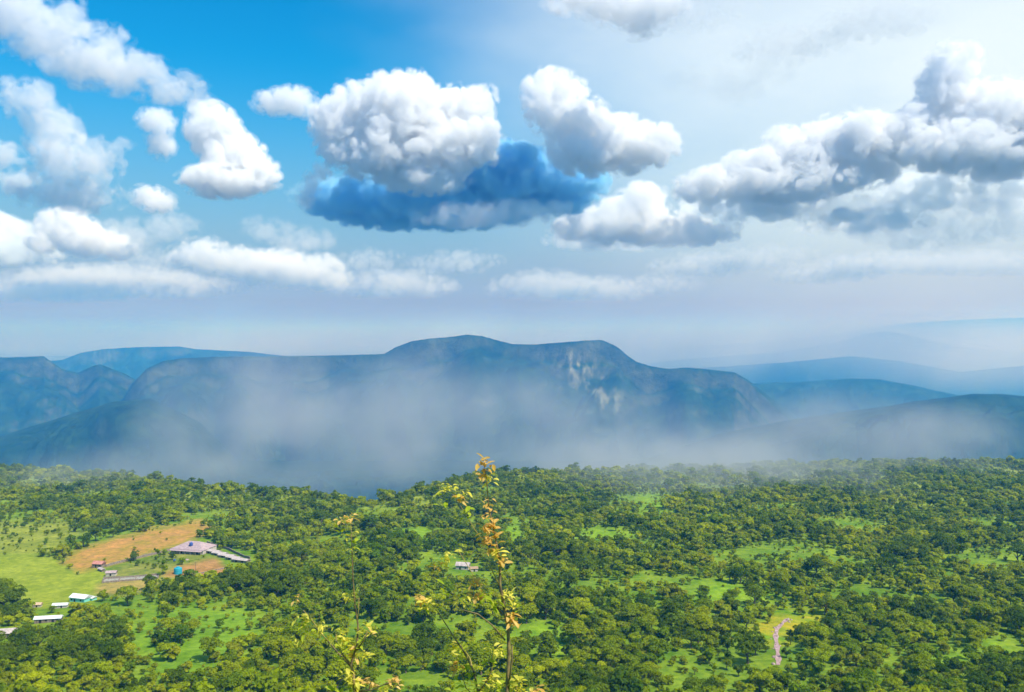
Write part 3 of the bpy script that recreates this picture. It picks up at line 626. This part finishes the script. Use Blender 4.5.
# ------------------------------------------------------------------ saplings on the slope below the viewpoint
def sap_leaf_mat(name, c0, c1):
    m = leaf_mat(name, c0, c1, trans=.45); 
    for n in m.node_tree.nodes:
        if n.type == 'TEX_NOISE': n.inputs['Scale'].default_value = 16
    return m
M_SL = {'yellow': sap_leaf_mat('leaf_yellow', (.50,.50,.05), (.80,.72,.14)), 'orange': sap_leaf_mat('leaf_orange', (.62,.40,.09), (.86,.62,.24)), 'green': sap_leaf_mat('leaf_young_green', (.20,.33,.02), (.46,.52,.05))}
M_STEM = noisy('sapling_bark', (.12,.09,.05), (.30,.22,.08), 30)
M_STEMY = noisy('young_stem', (.30,.24,.06), (.46,.34,.10), 25)
def blades(mb, c, rr, n, ln, droop=.7, spread=1.0):
    """a whorl of curled pointed leaves round a point"""
    for i in range(int(n*2.0)):
        a = rr.uniform(0,6.283); el = rr.uniform(-.5,1.0)*spread; L = ln*rr.uniform(.5,1.25); wd = L*rr.uniform(.16,.26)
        d = Vector((math.cos(a)*math.cos(el), math.sin(a)*math.cos(el), math.sin(el))); p = Vector(c) + Vector((rr.uniform(-1,1),rr.uniform(-1,1),rr.uniform(-1,1)))*ln*.6
        side = d.cross(Vector((0,0,1))).normalized(); side = (side + Vector((0,0,rr.uniform(-.7,.7)))).normalized(); vs_ = []; fs = []
        prof = [.12,.8,1,.7,.06]; cd = rr.uniform(.5,1.3)*droop
        for j, w0 in enumerate(prof):
            vs_ += [p - side*wd*w0, p - Vector((0,0,wd*.25*w0)), p + side*wd*w0]
            p = p + d*L/4; d = (d + Vector((0,0,-cd*.45))).normalized()
        for j in range(4):
            b = j*3; fs += [(b,b+1,b+4,b+3),(b+1,b+2,b+5,b+4)]
        mb.add(vs_, fs)
def sapling(label, dist, stem, branches, clusters, name='sapling'):
    """stem: [(px,py,depth offset,radius)], rooted in the ground"""
    def W(px_, py_, dy=0.0): Y_ = dist+dy; return Vector(((px_-CX)/F*Y_, Y_, (HY-py_)/F*Y_))
    b0 = W(stem[0][0], stem[0][1], stem[0][2]); g = Vector((b0.x+.01, b0.y, gz(b0.x, b0.y))); root = empty(name, g); tag(root, label, 'sapling', 'yellow leaved saplings in the foreground')
    pts = [g-Vector((0,0,.08))-g] + [W(a,b,c)-g for a,b,c,_ in stem]; rad = [stem[0][3]*1.5] + [s[3] for s in stem]
    MB().tube(pts, rad, 8).build('stem', M_STEM, root, smooth=True)
    for br in branches:
        MB().tube([W(a,b,c)-g for a,b,c,_ in br], [s[3] for s in br], 6).build('branch', M_STEMY if br[0][3] < .005 else M_STEM, root, smooth=True)
    rr = random.Random(int(dist*100)+len(stem)); by = {}
    for (x_, y_, dy, n, ln, colr) in clusters: blades(by.setdefault(colr, MB()), W(x_, y_, dy)-g, rr, n, ln)
    for colr, mb in by.items():
        o = mb.build('leaves', M_SL[colr], root); o['label'] = {'yellow':'yellow leaves','orange':'orange tinted young leaves','green':'fresh green leaves'}[colr]
    return root
mm = .0016
sapling('tallest sapling, spire of orange and yellow leaves rising above the valley rim, right of centre', 5.2,
  [(507,760,0,8.5*mm),(507,692,0,7.5*mm),(509,655,0,7*mm),(508,628,.01,6.5*mm),(504,606,0,6*mm),(500,585,0,5*mm),(500,563,0,4.4*mm),(495,535,.02,3.2*mm),(489,510,.02,2.6*mm),(487,485,.0,2*mm),(484,462,0,1.2*mm)],
  [[(505,640,0,3.6*mm),(492,625,-.05,3*mm),(478,614,-.1,2.4*mm),(463,610,-.12,1.6*mm)],[(503,615,0,3.6*mm),(494,603,.05,3*mm),(484,592,.1,2.2*mm)],[(499,585,0,3*mm),(492,570,.0,2.4*mm),(489,560,.0,2*mm)],
   [(484,592,.1,2.2*mm),(475,578,.15,1.8*mm),(466,563,.2,1.4*mm),(458,550,.2,1.1*mm)],[(487,545,.2,1.6*mm),(475,530,.2,1.3*mm),(462,508,.2,1*mm),(452,493,.2,.8*mm)],[(508,692,0,4*mm),(512,660,-.05,3.4*mm),(512,645,-.05,2.4*mm)],
   [(503,600,0,2.4*mm),(508,597,-.05,2*mm),(514,600,-.06,1.2*mm)]],
  [(483,462,0,8,.055,'orange'),(487,468,0,7,.055,'orange'),(482,476,0,6,.05,'orange'),(490,480,0,6,.05,'yellow'),(488,503,0,5,.045,'orange'),(489,512,0,5,.04,'orange'),
   (489,524,0,9,.06,'orange'),(487,533,0,10,.065,'orange'),(494,539,0,8,.06,'orange'),(488,547,0,8,.06,'orange'),(497,553,0,8,.05,'yellow'),(502,560,0,6,.05,'orange'),(499,570,0,3,.04,'yellow'),
   (448,489,.2,7,.055,'yellow'),(460,501,.2,6,.05,'orange'),(462,494,.2,5,.05,'yellow'),(469,512,.2,5,.06,'green'),(441,500,.2,4,.05,'green'),
   (445,560,.2,7,.045,'yellow'),(437,566,.2,5,.045,'orange'),(450,555,.2,5,.045,'yellow'),(475,583,.1,8,.05,'orange'),(477,596,.1,9,.06,'orange'),(463,598,.1,7,.05,'yellow'),(468,607,.1,3,.04,'yellow'),
   (488,595,0,6,.05,'green'),(494,603,0,7,.05,'green'),(506,594,0,8,.05,'yellow'),(513,600,0,6,.045,'yellow'),(511,617,0,8,.055,'orange'),(515,622,0,7,.055,'orange'),(509,609,0,4,.045,'yellow'),(517,607,0,3,.04,'green'),(448,588,.1,4,.06,'green')])
sapling('lower sapling left of centre with a dark fork and yellow green leaf tufts', 5.6,
  [(354,770,0,8*mm),(355,692,0,7*mm),(353,672,0,6*mm),(351,664,0,5*mm),(357,645,0,4.4*mm),(358,625,.02,3.6*mm),(355,605,.02,3*mm),(353,580,0,2.4*mm),(352,550,0,2*mm),(351,522,0,1.1*mm)],
  [[(352,666,0,4.4*mm),(343,655,.03,3.2*mm),(337,645,.05,2.2*mm),(336,634,.05,1.4*mm)],[(357,650,0,3.6*mm),(364,640,-.05,2.6*mm),(368,630,-.06,1.5*mm)],[(328,641,.3,2.6*mm),(320,632,.3,2.2*mm),(310,617,.3,1.7*mm),(301,608,.3,1*mm)],[(352,668,0,3.4*mm),(340,655,.15,3*mm),(328,641,.3,2.6*mm)],
   [(355,692,0,3.6*mm),(372,690,-.1,2.6*mm),(385,684,-.12,2*mm),(396,681,-.15,1.3*mm)],[(354,600,0,2*mm),(359,598,0,1.6*mm),(358,620,.0,2*mm)]],
  [(350,518,0,7,.045,'orange'),(343,520,0,5,.045,'orange'),(339,530,0,3,.045,'green'),(350,535,0,4,.045,'yellow'),(355,543,0,4,.04,'green'),(353,550,0,5,.04,'yellow'),(349,597,0,5,.045,'yellow'),(345,600,0,4,.045,'yellow'),
   (338,632,0,7,.055,'yellow'),(343,638,0,8,.06,'yellow'),(346,644,0,8,.06,'green'),(349,649,0,7,.06,'yellow'),(353,653,0,6,.05,'orange'),(367,629,0,7,.05,'yellow'),(372,632,0,4,.045,'orange'),(362,645,0,6,.045,'green'),(366,654,0,6,.045,'yellow'),(340,660,0,5,.05,'green'),
   (299,617,.3,7,.055,'yellow'),(302,628,.3,6,.055,'green'),(307,621,.3,5,.05,'yellow'),(321,628,.3,6,.05,'yellow'),(296,639,.3,5,.05,'yellow'),(312,634,.3,4,.045,'green'),(297,599,.3,4,.04,'orange'),
   (344,673,0,7,.055,'yellow'),(352,678,0,9,.06,'yellow'),(358,685,0,9,.06,'yellow'),(347,690,0,9,.06,'green'),(366,684,0,7,.05,'orange'),(374,688,0,7,.05,'orange'),(394,681,-.1,8,.05,'orange'),(398,684,-.1,5,.045,'orange'),(386,688,-.1,4,.05,'yellow'),(335,691,0,7,.06,'green')])
sapling('thin leaning sapling with bare twigs and yellow tips, left of the tallest sapling', 5.4,
  [(482,775,0,6*mm),(478,692,0,4.6*mm),(474,672,0,4*mm),(466,655,0,3.4*mm),(456,640,0,2.8*mm),(447,626,0,2.2*mm),(438,612,0,1.7*mm),(430,602,0,1*mm)],
  [[(474,675,0,2.8*mm),(470,658,.1,2.2*mm),(462,646,.12,1.6*mm),(452,640,.12,1*mm)],[(478,692,0,3.4*mm),(485,684,-.05,2.8*mm),(492,670,-.05,2.4*mm),(492,655,-.05,1.6*mm)],[(478,700,0,3*mm),(466,688,.05,2.4*mm),(462,675,.05,1.6*mm)]],
  [(420,600,0,7,.05,'orange'),(427,603,0,7,.055,'yellow'),(434,604,0,6,.05,'yellow'),(424,607,0,5,.05,'green'),(455,645,.1,7,.055,'yellow'),(449,650,.1,5,.05,'yellow'),(463,650,.1,5,.05,'green'),(458,657,0,6,.055,'yellow'),(466,663,0,6,.05,'green'),
   (493,650,-.05,8,.05,'yellow'),(498,653,-.05,5,.045,'yellow'),(489,662,-.05,5,.05,'green'),(453,668,.05,6,.05,'orange'),(461,668,.05,5,.05,'orange'),(470,676,0,6,.05,'green'),(490,680,-.05,9,.055,'yellow'),(484,689,0,9,.06,'yellow'),(496,690,0,8,.055,'green'),(470,690,0,8,.055,'yellow'),(456,684,0,6,.05,'green')])
for (x_, y_, n, dist, lab) in [(516,700,26,5.0,'low yellow leaved sprig at the foot of the tallest sapling'),(534,705,14,5.1,'small orange tipped sprig right of the tallest sapling at the bottom edge')]:
    sapling(lab, dist, [(x_,770,0,3*mm),(x_,700,0,2.4*mm),(x_+1,676+(x_>520)*10,0,1.4*mm)], [], [(x_,y_-8,0,n//2,.05,'yellow'),(x_+1,684+(x_>520)*6,0,n//2,.05,'orange' if x_>520 else 'yellow')], 'sapling')

# ------------------------------------------------------------------ air
def vol_mat(name, color, density, absorb=(1,1,1), aniso=0.0):
    m = bpy.data.materials.new(name); m.use_nodes = True; t = m.node_tree; t.nodes.clear()
    o = t.nodes.new('ShaderNodeOutputMaterial'); p = t.nodes.new('ShaderNodeVolumePrincipled')
    p.inputs['Color'].default_value = (*color,1); p.inputs['Density'].default_value = density
    p.inputs['Absorption Color'].default_value = (*absorb,1); p.inputs['Anisotropy'].default_value = aniso
    t.links.new(p.outputs[0], o.inputs['Volume']); return m, t, p
hz = MB().box(-62000, 62000, -3000, 62000, -1400, 480)
m_haze, _, _ = vol_mat('haze_air', (.035,.26,.70), 1.45e-4, absorb=(.97,.90,.55), aniso=0.0)
haze = tag(hz.build('haze', m_haze), 'pale blue haze filling the air over the valley', kind='stuff')
# mist: soft banks of cloud drifting through the valley and over the plateau rim
def mist(name, label, blobs, dens, color, nscale, group=None, lo_=.32, hi_=.72, det=3.0):
    """one box; blobs = [(px, py, depth, rx, ry, rz metres, strength)] set the banks inside it"""
    cs = [(Vector(((x-CX)/F*D, D, (HY-y)/F*D)), rx, ry, rz, s) for x, y, D, rx, ry, rz, s in blobs]
    lo = [min(c[0][i]-c[1+i] for c in cs) for i in range(3)]; hi = [max(c[0][i]+c[1+i] for c in cs) for i in range(3)]
    mid = Vector([(a+b)/2 for a, b in zip(lo, hi)])
    o = MB().box(lo[0]-mid.x, hi[0]-mid.x, lo[1]-mid.y, hi[1]-mid.y, lo[2]-mid.z, hi[2]-mid.z)
    m, t, p = vol_mat(name+'_vapour', color, dens, absorb=(0,0,0))
    g = t.nodes.new('ShaderNodeNewGeometry'); N = t.nodes.new; L = t.links.new
    nz = N('ShaderNodeTexNoise'); nz.inputs['Scale'].default_value = nscale; nz.inputs['Detail'].default_value = det; L(g.outputs['Position'], nz.inputs['Vector'])
    acc = None
    for c, rx, ry, rz, s in cs:
        sub = N('ShaderNodeVectorMath'); sub.operation = 'SUBTRACT'; sub.inputs[1].default_value = c; L(g.outputs['Position'], sub.inputs[0])
        dv = N('ShaderNodeVectorMath'); dv.operation = 'DIVIDE'; dv.inputs[1].default_value = (rx, ry, rz); L(sub.outputs[0], dv.inputs[0])
        ln = N('ShaderNodeVectorMath'); ln.operation = 'LENGTH'; L(dv.outputs[0], ln.inputs[0])
        mr = N('ShaderNodeMapRange'); mr.interpolation_type = 'SMOOTHERSTEP'; mr.inputs[1].default_value = 1.0; mr.inputs[2].default_value = 0.0; mr.inputs[3].default_value = 0; mr.inputs[4].default_value = s; L(ln.outputs['Value'], mr.inputs[0])
        if acc is None: acc = mr.outputs[0]
        else:
            ad = N('ShaderNodeMath'); ad.operation = 'ADD'; L(acc, ad.inputs[0]); L(mr.outputs[0], ad.inputs[1]); acc = ad.outputs[0]
    m2 = N('ShaderNodeMapRange'); m2.inputs[1].default_value = lo_; m2.inputs[2].default_value = hi_; m2.inputs[3].default_value = .1 if det < 4 else 0; m2.inputs[4].default_value = 2.0; L(nz.outputs[0], m2.inputs[0])
    mu = N('ShaderNodeMath'); mu.operation = 'MULTIPLY'; L(acc, mu.inputs[0]); L(m2.outputs[0], mu.inputs[1])
    mu2 = N('ShaderNodeMath'); mu2.operation = 'MULTIPLY'; mu2.inputs[1].default_value = dens; L(mu.outputs[0], mu2.inputs[0]); L(mu2.outputs[0], p.inputs['Density'])
    o = o.build(name, m, None, mid)
    return tag(o, label, 'cloud', group) if name == 'cloud' else tag(o, label, kind='stuff')
mist('valley_mist', 'pale grey mist drifting in front of the blue mesa',
     [(270,418,3100,640,420,330,1.0),(210,450,2900,460,300,180,.6),(415,425,2900,430,380,320,1.0),(400,458,2700,340,300,140,.6),(520,410,3300,430,400,260,.5),(615,430,3100,440,380,230,.55),(500,455,2800,300,300,140,.4),(830,428,3000,520,350,190,.6),(930,436,3000,440,350,160,.8),(740,440,3300,400,350,170,.5)],
     .0024, (.66,.67,.70), .0042, det=5.0, lo_=.34, hi_=.66)
mist('rim_mist', 'thin white veil of mist lying over the wooded plateau rim',
     [(700,476,1450,330,420,105,.9),(620,470,1500,260,320,85,.5),(790,492,1250,230,330,85,.6),(660,500,1150,200,300,70,.5),(540,468,1550,200,280,75,.4),(130,478,1300,260,300,65,.45),(320,480,1450,190,240,55,.3),(900,470,1500,260,280,70,.3)],
     .0062, (.62,.65,.70), .010, det=5.0)
mist('plain_mist', 'faint lilac mist lying over the far plain',
     [(560,350,14500,7000,5500,700,.8),(760,352,14000,7000,5500,800,1.0),(900,352,15000,7000,6500,900,1.0),(1000,360,13500,5000,4800,700,.8),(440,346,17500,7000,6000,900,.8),(180,346,21000,9000,6000,1000,1.0),(-80,346,18000,7000,6000,900,.8),(300,350,16500,7000,6000,600,.6),(80,350,16500,6000,5500,600,.5),(1150,345,17000,6000,6000,900,1.0),(660,350,24000,9000,5000,900,1.0),(900,345,24500,9000,5000,1500,1.0),(1150,345,24500,9000,5000,1500,1.0)],
     .00026, (.80,.80,.90), .0004, hi_=.9)


# ------------------------------------------------------------------ clouds, above and beyond the haze
def surface_nets(f, h, org):
    """closed quad mesh of f > 0 on a grid of cell size h"""
    s = f > 0; nx, ny, nz = f.shape
    c = np.zeros((nx-1, ny-1, nz-1), np.int8)
    for i in (0,1):
        for j in (0,1):
            for k in (0,1): c += s[i:nx-1+i, j:ny-1+j, k:nz-1+k]
    act = (c > 0) & (c < 8); idx = -np.ones(act.shape, np.int64); idx[act] = np.arange(act.sum()); A = np.argwhere(act)
    P = np.zeros((len(A), 3)); W = np.zeros(len(A)); off = [(i,j,k) for i in (0,1) for j in (0,1) for k in (0,1)]
    for a in off:
        for ax in range(3):
            if a[ax]: continue
            bb = list(a); bb[ax] = 1; fa = f[A[:,0]+a[0], A[:,1]+a[1], A[:,2]+a[2]]; fb = f[A[:,0]+bb[0], A[:,1]+bb[1], A[:,2]+bb[2]]
            k = (fa > 0) != (fb > 0); t = np.where(k, fa/np.where(k, fa-fb, 1), 0)
            q = np.tile(np.array(a, float), (len(A),1)); q[:,ax] += t; P += q*k[:,None]; W += k
    V = (A + P/W[:,None])*h + org; Q = []
    for ax in range(3):
        b1, b2 = [(1,2),(2,0),(0,1)][ax]
        sl0 = [slice(None)]*3; sl1 = [slice(None)]*3; sl0[ax] = slice(0,-1); sl1[ax] = slice(1,None)
        e = s[tuple(sl0)] != s[tuple(sl1)]; E = np.argwhere(e); E = E[(E[:,b1] > 0) & (E[:,b2] > 0) & (E[:,b1] < f.shape[b1]-1) & (E[:,b2] < f.shape[b2]-1)]
        def g(d1, d2):
            q = E.copy(); q[:,b1] += d1; q[:,b2] += d2; return idx[q[:,0], q[:,1], q[:,2]]
        quad = np.stack([g(-1,-1), g(0,-1), g(0,0), g(-1,0)], -1); flip = ~s[E[:,0], E[:,1], E[:,2]]; quad[flip] = quad[flip][:, ::-1]; Q.append(quad)
    return V, np.concatenate(Q)
def bands(shape, seed, scales, h):
    """band limited random fields of unit variance, one per feature size (in the units of h)"""
    r = np.random.default_rng(seed); Fh = np.fft.rfftn(r.normal(size=shape).astype(np.float32))
    k = np.sqrt(np.fft.fftfreq(shape[0])[:,None,None]**2 + np.fft.fftfreq(shape[1])[None,:,None]**2 + np.fft.rfftfreq(shape[2])[None,None,:]**2)/h
    for s_ in scales:
        k0 = 1.0/s_; w_ = np.exp(-((np.log(np.maximum(k,1e-6)/k0))/.45)**2); n = np.fft.irfftn(Fh*w_, s=shape, axes=(0,1,2)); yield n/n.std()
M_CL = {}
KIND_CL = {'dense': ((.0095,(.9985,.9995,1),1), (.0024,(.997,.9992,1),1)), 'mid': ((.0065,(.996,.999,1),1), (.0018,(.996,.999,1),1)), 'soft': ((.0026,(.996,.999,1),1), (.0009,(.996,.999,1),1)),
           'thin': ((.0007,(.996,.999,1),1), (.0003,(.996,.999,1),1)), 'faint': ((.0003,(1,1,1),1), (.00015,(1,1,1),1)), 'base_shade': ((.012,(.47,.82,.982),0), (.0020,(.6,.86,.985),0)), 'shade': ((.0045,(.95,.982,.998),0), (.0012,(.96,.985,.998),0))}  # the last two kinds carry the blue shade of cloud bases in their colour
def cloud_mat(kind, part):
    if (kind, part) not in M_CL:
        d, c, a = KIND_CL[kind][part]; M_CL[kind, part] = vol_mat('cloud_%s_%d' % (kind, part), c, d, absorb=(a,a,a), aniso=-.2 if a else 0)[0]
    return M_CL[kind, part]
def cloud(label, D, lobes, kind='dense', base=None, seed=1, thick=.9, amp=1.0, billow=1.0, h=1.5, big=26, fringe=4.0, group='cumulus clouds over the valley'):
    """lobes: (px, py, rx px, ry px); built at real size at distance D as a lumpy body with a flat base and a thinner fringe round it"""
    S = D/F; L = np.array(lobes, float); r = np.random.default_rng(seed)
    dep = np.maximum(L[:,2], L[:,3])*thick; oy = r.uniform(-.35,.35,len(L))*dep
    m = 9*amp+5
    lo = np.array([(L[:,0]-L[:,2]).min()-m, (oy-dep).min()-m, (HY-L[:,1]-L[:,3]).min()-m]); hi = np.array([(L[:,0]+L[:,2]).max()+m, (oy+dep).max()+m, (HY-L[:,1]+L[:,3]).max()+m])
    n = np.maximum(((hi-lo)/h).astype(int), 12); h_y = h
    while n.prod() > 2.6e6: h *= 1.08; n = np.maximum(((hi-lo)/h).astype(int), 12)
    ax = [lo[i] + h*np.arange(n[i]) for i in range(3)]; X, Y, Z = ax[0][:,None,None], ax[1][None,:,None], ax[2][None,None,:]
    f = None
    for (x, y, rx, ry), dy, o in zip(L, dep, oy):
        rm = min(rx, ry); d = (1-np.sqrt(((X-x)/rx)**2 + ((Y-o)/dy)**2 + ((Z-(HY-y))/ry)**2))*rm
        f = d if f is None else np.maximum(f, d) + np.maximum(4-np.abs(f-d), 0)**2/16
    f = f.astype(np.float32)
    sc_ = [big*1.9, big, big*.5, big*.25, big*.125]; sc_ = [s for s in sc_ if s > 1.6*h]
    A = [3.6, 4.0, 2.9, 1.4, 0.5]
    fall = np.clip(1+(f+1.5)/7, .05, 1)
    for nn, a in zip(bands(f.shape, seed, sc_, h), A):
        f += fall*a*amp*((1-billow)*nn*1.1 + billow*((np.tanh(np.abs(nn)*1.1)-.62)*2.4)) - .35*a*amp*(1-billow)
    if base is not None:
        zb = HY-base; wob = next(bands(f.shape[:2]+(4,), seed+9, [30], h))[:,:,0][:,:,None]*1.6
        f = np.minimum(f, (Z-zb-wob)*.9)
    e = 1; 
    for q in range(3):
        sl0 = [slice(None)]*3; sl0[q] = slice(0,e); f[tuple(sl0)] = -60; sl0[q] = slice(-e,None); f[tuple(sl0)] = -60
    mid = np.array([(L[:,0].mean()-CX)*S, D, (HY-L[:,1].mean())*S])
    root = None
    for part, (nm, iso) in enumerate((('cloud', 0.0), ('fringe', -fringe))):
        g = f - iso
        if not (g > 0).any(): continue
        V, Q = surface_nets(g, h, lo); W = np.stack([(V[:,0]-CX)*S, D + V[:,1]*S, V[:,2]*S], -1) - mid
        me = mesh_np(nm, W, Q, [cloud_mat(kind, part)], smooth=True); o = bpy.data.objects.new(nm, me)
        if part == 0 or root is None: root = link(o); o.name = 'cloud'; o.location = mid; tag(o, label, 'cloud', group)
        else: link(o, root)
    return root
LOWG, SOFTG = 'faint clouds low over the horizon', 'ragged soft clouds'
cloud('big white cumulus with a billowing crown left of the centre of the sky', 10000, [(398,118,48,40),(345,126,32,28),(455,110,34,24),(440,146,54,30),(385,154,48,26),(425,178,36,14),(335,150,18,16),(480,140,22,22),(410,84,18,15),(352,98,16,14),(486,96,9,9)], base=198, seed=3, thick=.8, amp=1.35)
cloud('tall white cumulus with knobbly top just right of centre', 10000, [(555,92,30,24),(575,122,34,28),(618,142,42,28),(655,146,22,20),(590,152,38,22),(545,110,18,24)], base=186, seed=4, thick=.8, amp=1.35)
cloud('broad dark blue cloud base spreading under the two central cumulus clouds', 11200, [(398,200,84,24),(470,196,76,26),(548,184,56,30),(345,200,46,18),(500,178,60,30),(440,214,60,13),(322,198,18,14)], 'base_shade', base=232, seed=5, thick=1.0, amp=.8, billow=.4)
cloud('small torn white shreds at the left end of the dark blue cloud base', 10300, [(312,184,7,9),(306,198,8,8),(322,172,8,7)], 'mid', seed=55, amp=.6, big=12, h=1.0)
cloud('pale strip of cloud crossing low in front of the dark blue base', 10200, [(490,214,48,7),(455,220,36,5),(530,210,36,7)], 'soft', seed=56, amp=.6, billow=.3, group=SOFTG)
cloud('small white cloud left of the big central cumulus', 10000, [(273,103,17,10),(295,102,20,13),(316,110,14,8)], 'mid', seed=6, amp=.7, big=18)
cloud('upright white cumulus standing alone in the left sky', 11500, [(213,130,26,24),(232,158,30,26),(258,176,20,17),(205,112,14,10),(225,182,34,14)], 'dense', base=202, seed=7)
cloud('small faint puff left of the upright cumulus', 11000, [(157,122,16,12),(160,142,12,14)], 'mid', seed=8, amp=.7, big=16)
cloud('small puff low between the left clouds', 12500, [(148,196,15,9),(160,204,14,8)], 'mid', seed=9, amp=.6, big=14)
cloud('white cumulus low in the left sky above the blue gap', 13000, [(62,228,26,20),(88,238,26,16),(112,246,20,12),(48,242,18,12)], 'mid', base=264, seed=10)
cloud('ragged white cloud slanting down from the top left corner', 8500, [(15,10,38,32),(48,34,38,28),(84,60,40,24),(108,44,26,16),(128,74,40,20),(166,86,34,13),(72,12,16,14),(26,50,18,12)], 'soft', seed=11, billow=.6, amp=1.5, group=SOFTG, fringe=5)
cloud('soft drifting cloud streak below the top left cloud', 9500, [(28,100,26,20),(48,128,28,28),(64,162,32,28),(95,164,30,20),(112,148,15,8),(72,196,44,16)], 'soft', seed=12, billow=.5, amp=1.5, group=SOFTG, fringe=5)
cloud('small pale cloud at the left edge', 11500, [(2,155,18,12),(12,180,20,12)], 'soft', seed=13, billow=.5, amp=1.0, group=SOFTG)
cloud('pale blue white cloud bank at the lower left edge of the sky', 14000, [(-30,236,48,26),(14,250,36,16)], 'shade', base=267, seed=14, thick=1.4, billow=.4)
cloud('large cumulus tower at the right edge of the sky', 10500, [(948,92,30,34),(952,60,23,14),(985,116,42,32),(1024,124,46,34),(912,132,32,26),(945,150,52,20),(1010,158,50,16),(870,138,32,26),(858,124,16,15)], 'dense', base=192, seed=16, amp=1.35)
cloud('heaped cumulus left of the tower', 11000, [(790,148,28,22),(820,158,42,24),(760,170,34,20),(718,184,32,14),(838,142,32,24),(790,184,58,14),(700,190,20,10),(870,165,30,18)], 'dense', base=204, seed=17, amp=1.35)
cloud('blue grey underside below the heaped cumulus', 11700, [(760,202,46,17),(792,192,36,18),(716,208,34,10)], 'shade', base=224, seed=18, thick=1.0, billow=.4)
cloud('long blue grey cloud shelf below the right cumulus tower', 11700, [(928,190,40,16),(1012,168,30,18),(905,203,34,9),(860,222,40,5),(1020,204,34,7)], 'shade', base=236, seed=19, thick=1.2, billow=.4)
cloud('pale ragged cloud strip under the right cloud shelf', 11400, [(830,214,56,12),(895,224,66,10),(980,206,56,14),(1012,228,50,12),(930,238,50,9)], 'thin', seed=20, billow=.4, amp=1.2, fringe=4, group=SOFTG)
cloud('low heaped cloud under the central blue gap', 12000, [(625,214,36,17),(600,226,38,15),(660,228,38,14),(640,200,22,14),(700,232,30,10)], 'mid', base=248, seed=21, thick=1.1)
cloud('blue grey underside of the low heaped cloud in the centre', 12900, [(620,236,56,11),(575,236,22,9)], 'shade', base=250, seed=22, billow=.4)
for i, (x, y, rx, ry, lab) in enumerate([(205,256,26,16,'hazy low cloud under the upright left cumulus'),(245,262,24,14,'hazy low cloud right of the small left puff'),(283,268,30,17,'hazy low cumulus below the left end of the dark cloud base'),(322,272,20,17,'last hazy puff of the low left row'),(395,284,40,11,'faint cloud low below the dark cloud base'),(545,284,36,12,'faint low cloud below the centre of the sky'),
        (595,288,34,9,'faint low cloud just right of the centre line'),(110,276,60,9,'flat hazy cloud strip low at the left'),(700,264,30,9,'faint low cloud right of the central heap'),(890,262,44,8,'small blue shadowed cloud strip low at the right'),(985,262,50,9,'lowest flat cloud strip at the right edge'),(40,290,60,8,'lowest flat cloud strip at the left edge')]):
    cloud(lab, 17000+900*(i % 4), [(x,y,rx,ry),(x-rx*.8,y+ry*.3,rx*.6,ry*.6),(x+rx*.8,y+ry*.3,rx*.6,ry*.7)], 'soft' if i < 4 else 'thin', seed=30+i, amp=1.1, big=15, billow=.9, h=1.3, group=LOWG)
cloud('pale broken cloud low in the middle of the left sky', 14500, [(130,236,30,14),(170,228,24,12),(300,240,26,10),(265,228,20,9)], 'thin', seed=71, amp=1.1, group=LOWG)
cloud('bright torn cloud at the top edge, just right of the centre', 9000, [(585,-2,34,10),(622,12,34,12),(655,0,34,18),(640,26,18,9)], 'mid', seed=81, amp=1.0, billow=.7, fringe=5, group=SOFTG)
cloud('white broken cloud in the upper right sky above the gap', 9000, [(700,78,26,10),(735,86,34,13),(765,74,24,9)], 'faint', seed=82, amp=1.1, billow=.7, fringe=5, group=SOFTG)
for i, (x, y, rx, ry, lab) in enumerate([(60,276,30,8,'thin hazy puff low at the far left'),(150,262,26,12,'pale puff low between the left clouds and the hazy row'),(365,262,24,9,'thin pale puff just below the right end of the hazy row'),(455,262,28,8,'thin pale puff below the dark cloud base at centre'),(180,288,40,7,'lowest thin cloud strip left of centre'),
        (655,285,28,7,'tiny pale puff low right of the centre'),(760,258,34,9,'thin pale puff under the heaped cumulus'),(830,272,36,8,'thin pale strip low in the right sky'),(690,12,36,16,'soft white cloud at the top edge right of the torn cloud'),(790,44,44,16,'soft white cloud high in the right sky'),(880,18,46,18,'soft white cloud at the top edge above the cumulus tower')]):
    cloud(lab, 16000+700*(i % 5) if y > 100 else 8800, [(x,y,rx,ry),(x-rx*.9,y+ry*.4,rx*.5,ry*.6),(x+rx*.8,y-ry*.2,rx*.6,ry*.7),(x+rx*.2,y-ry*.7,rx*.4,ry*.6)], 'thin', seed=90+i, amp=1.3, big=16, billow=.9, h=1.3, thick=.6, group=LOWG if y > 100 else SOFTG)
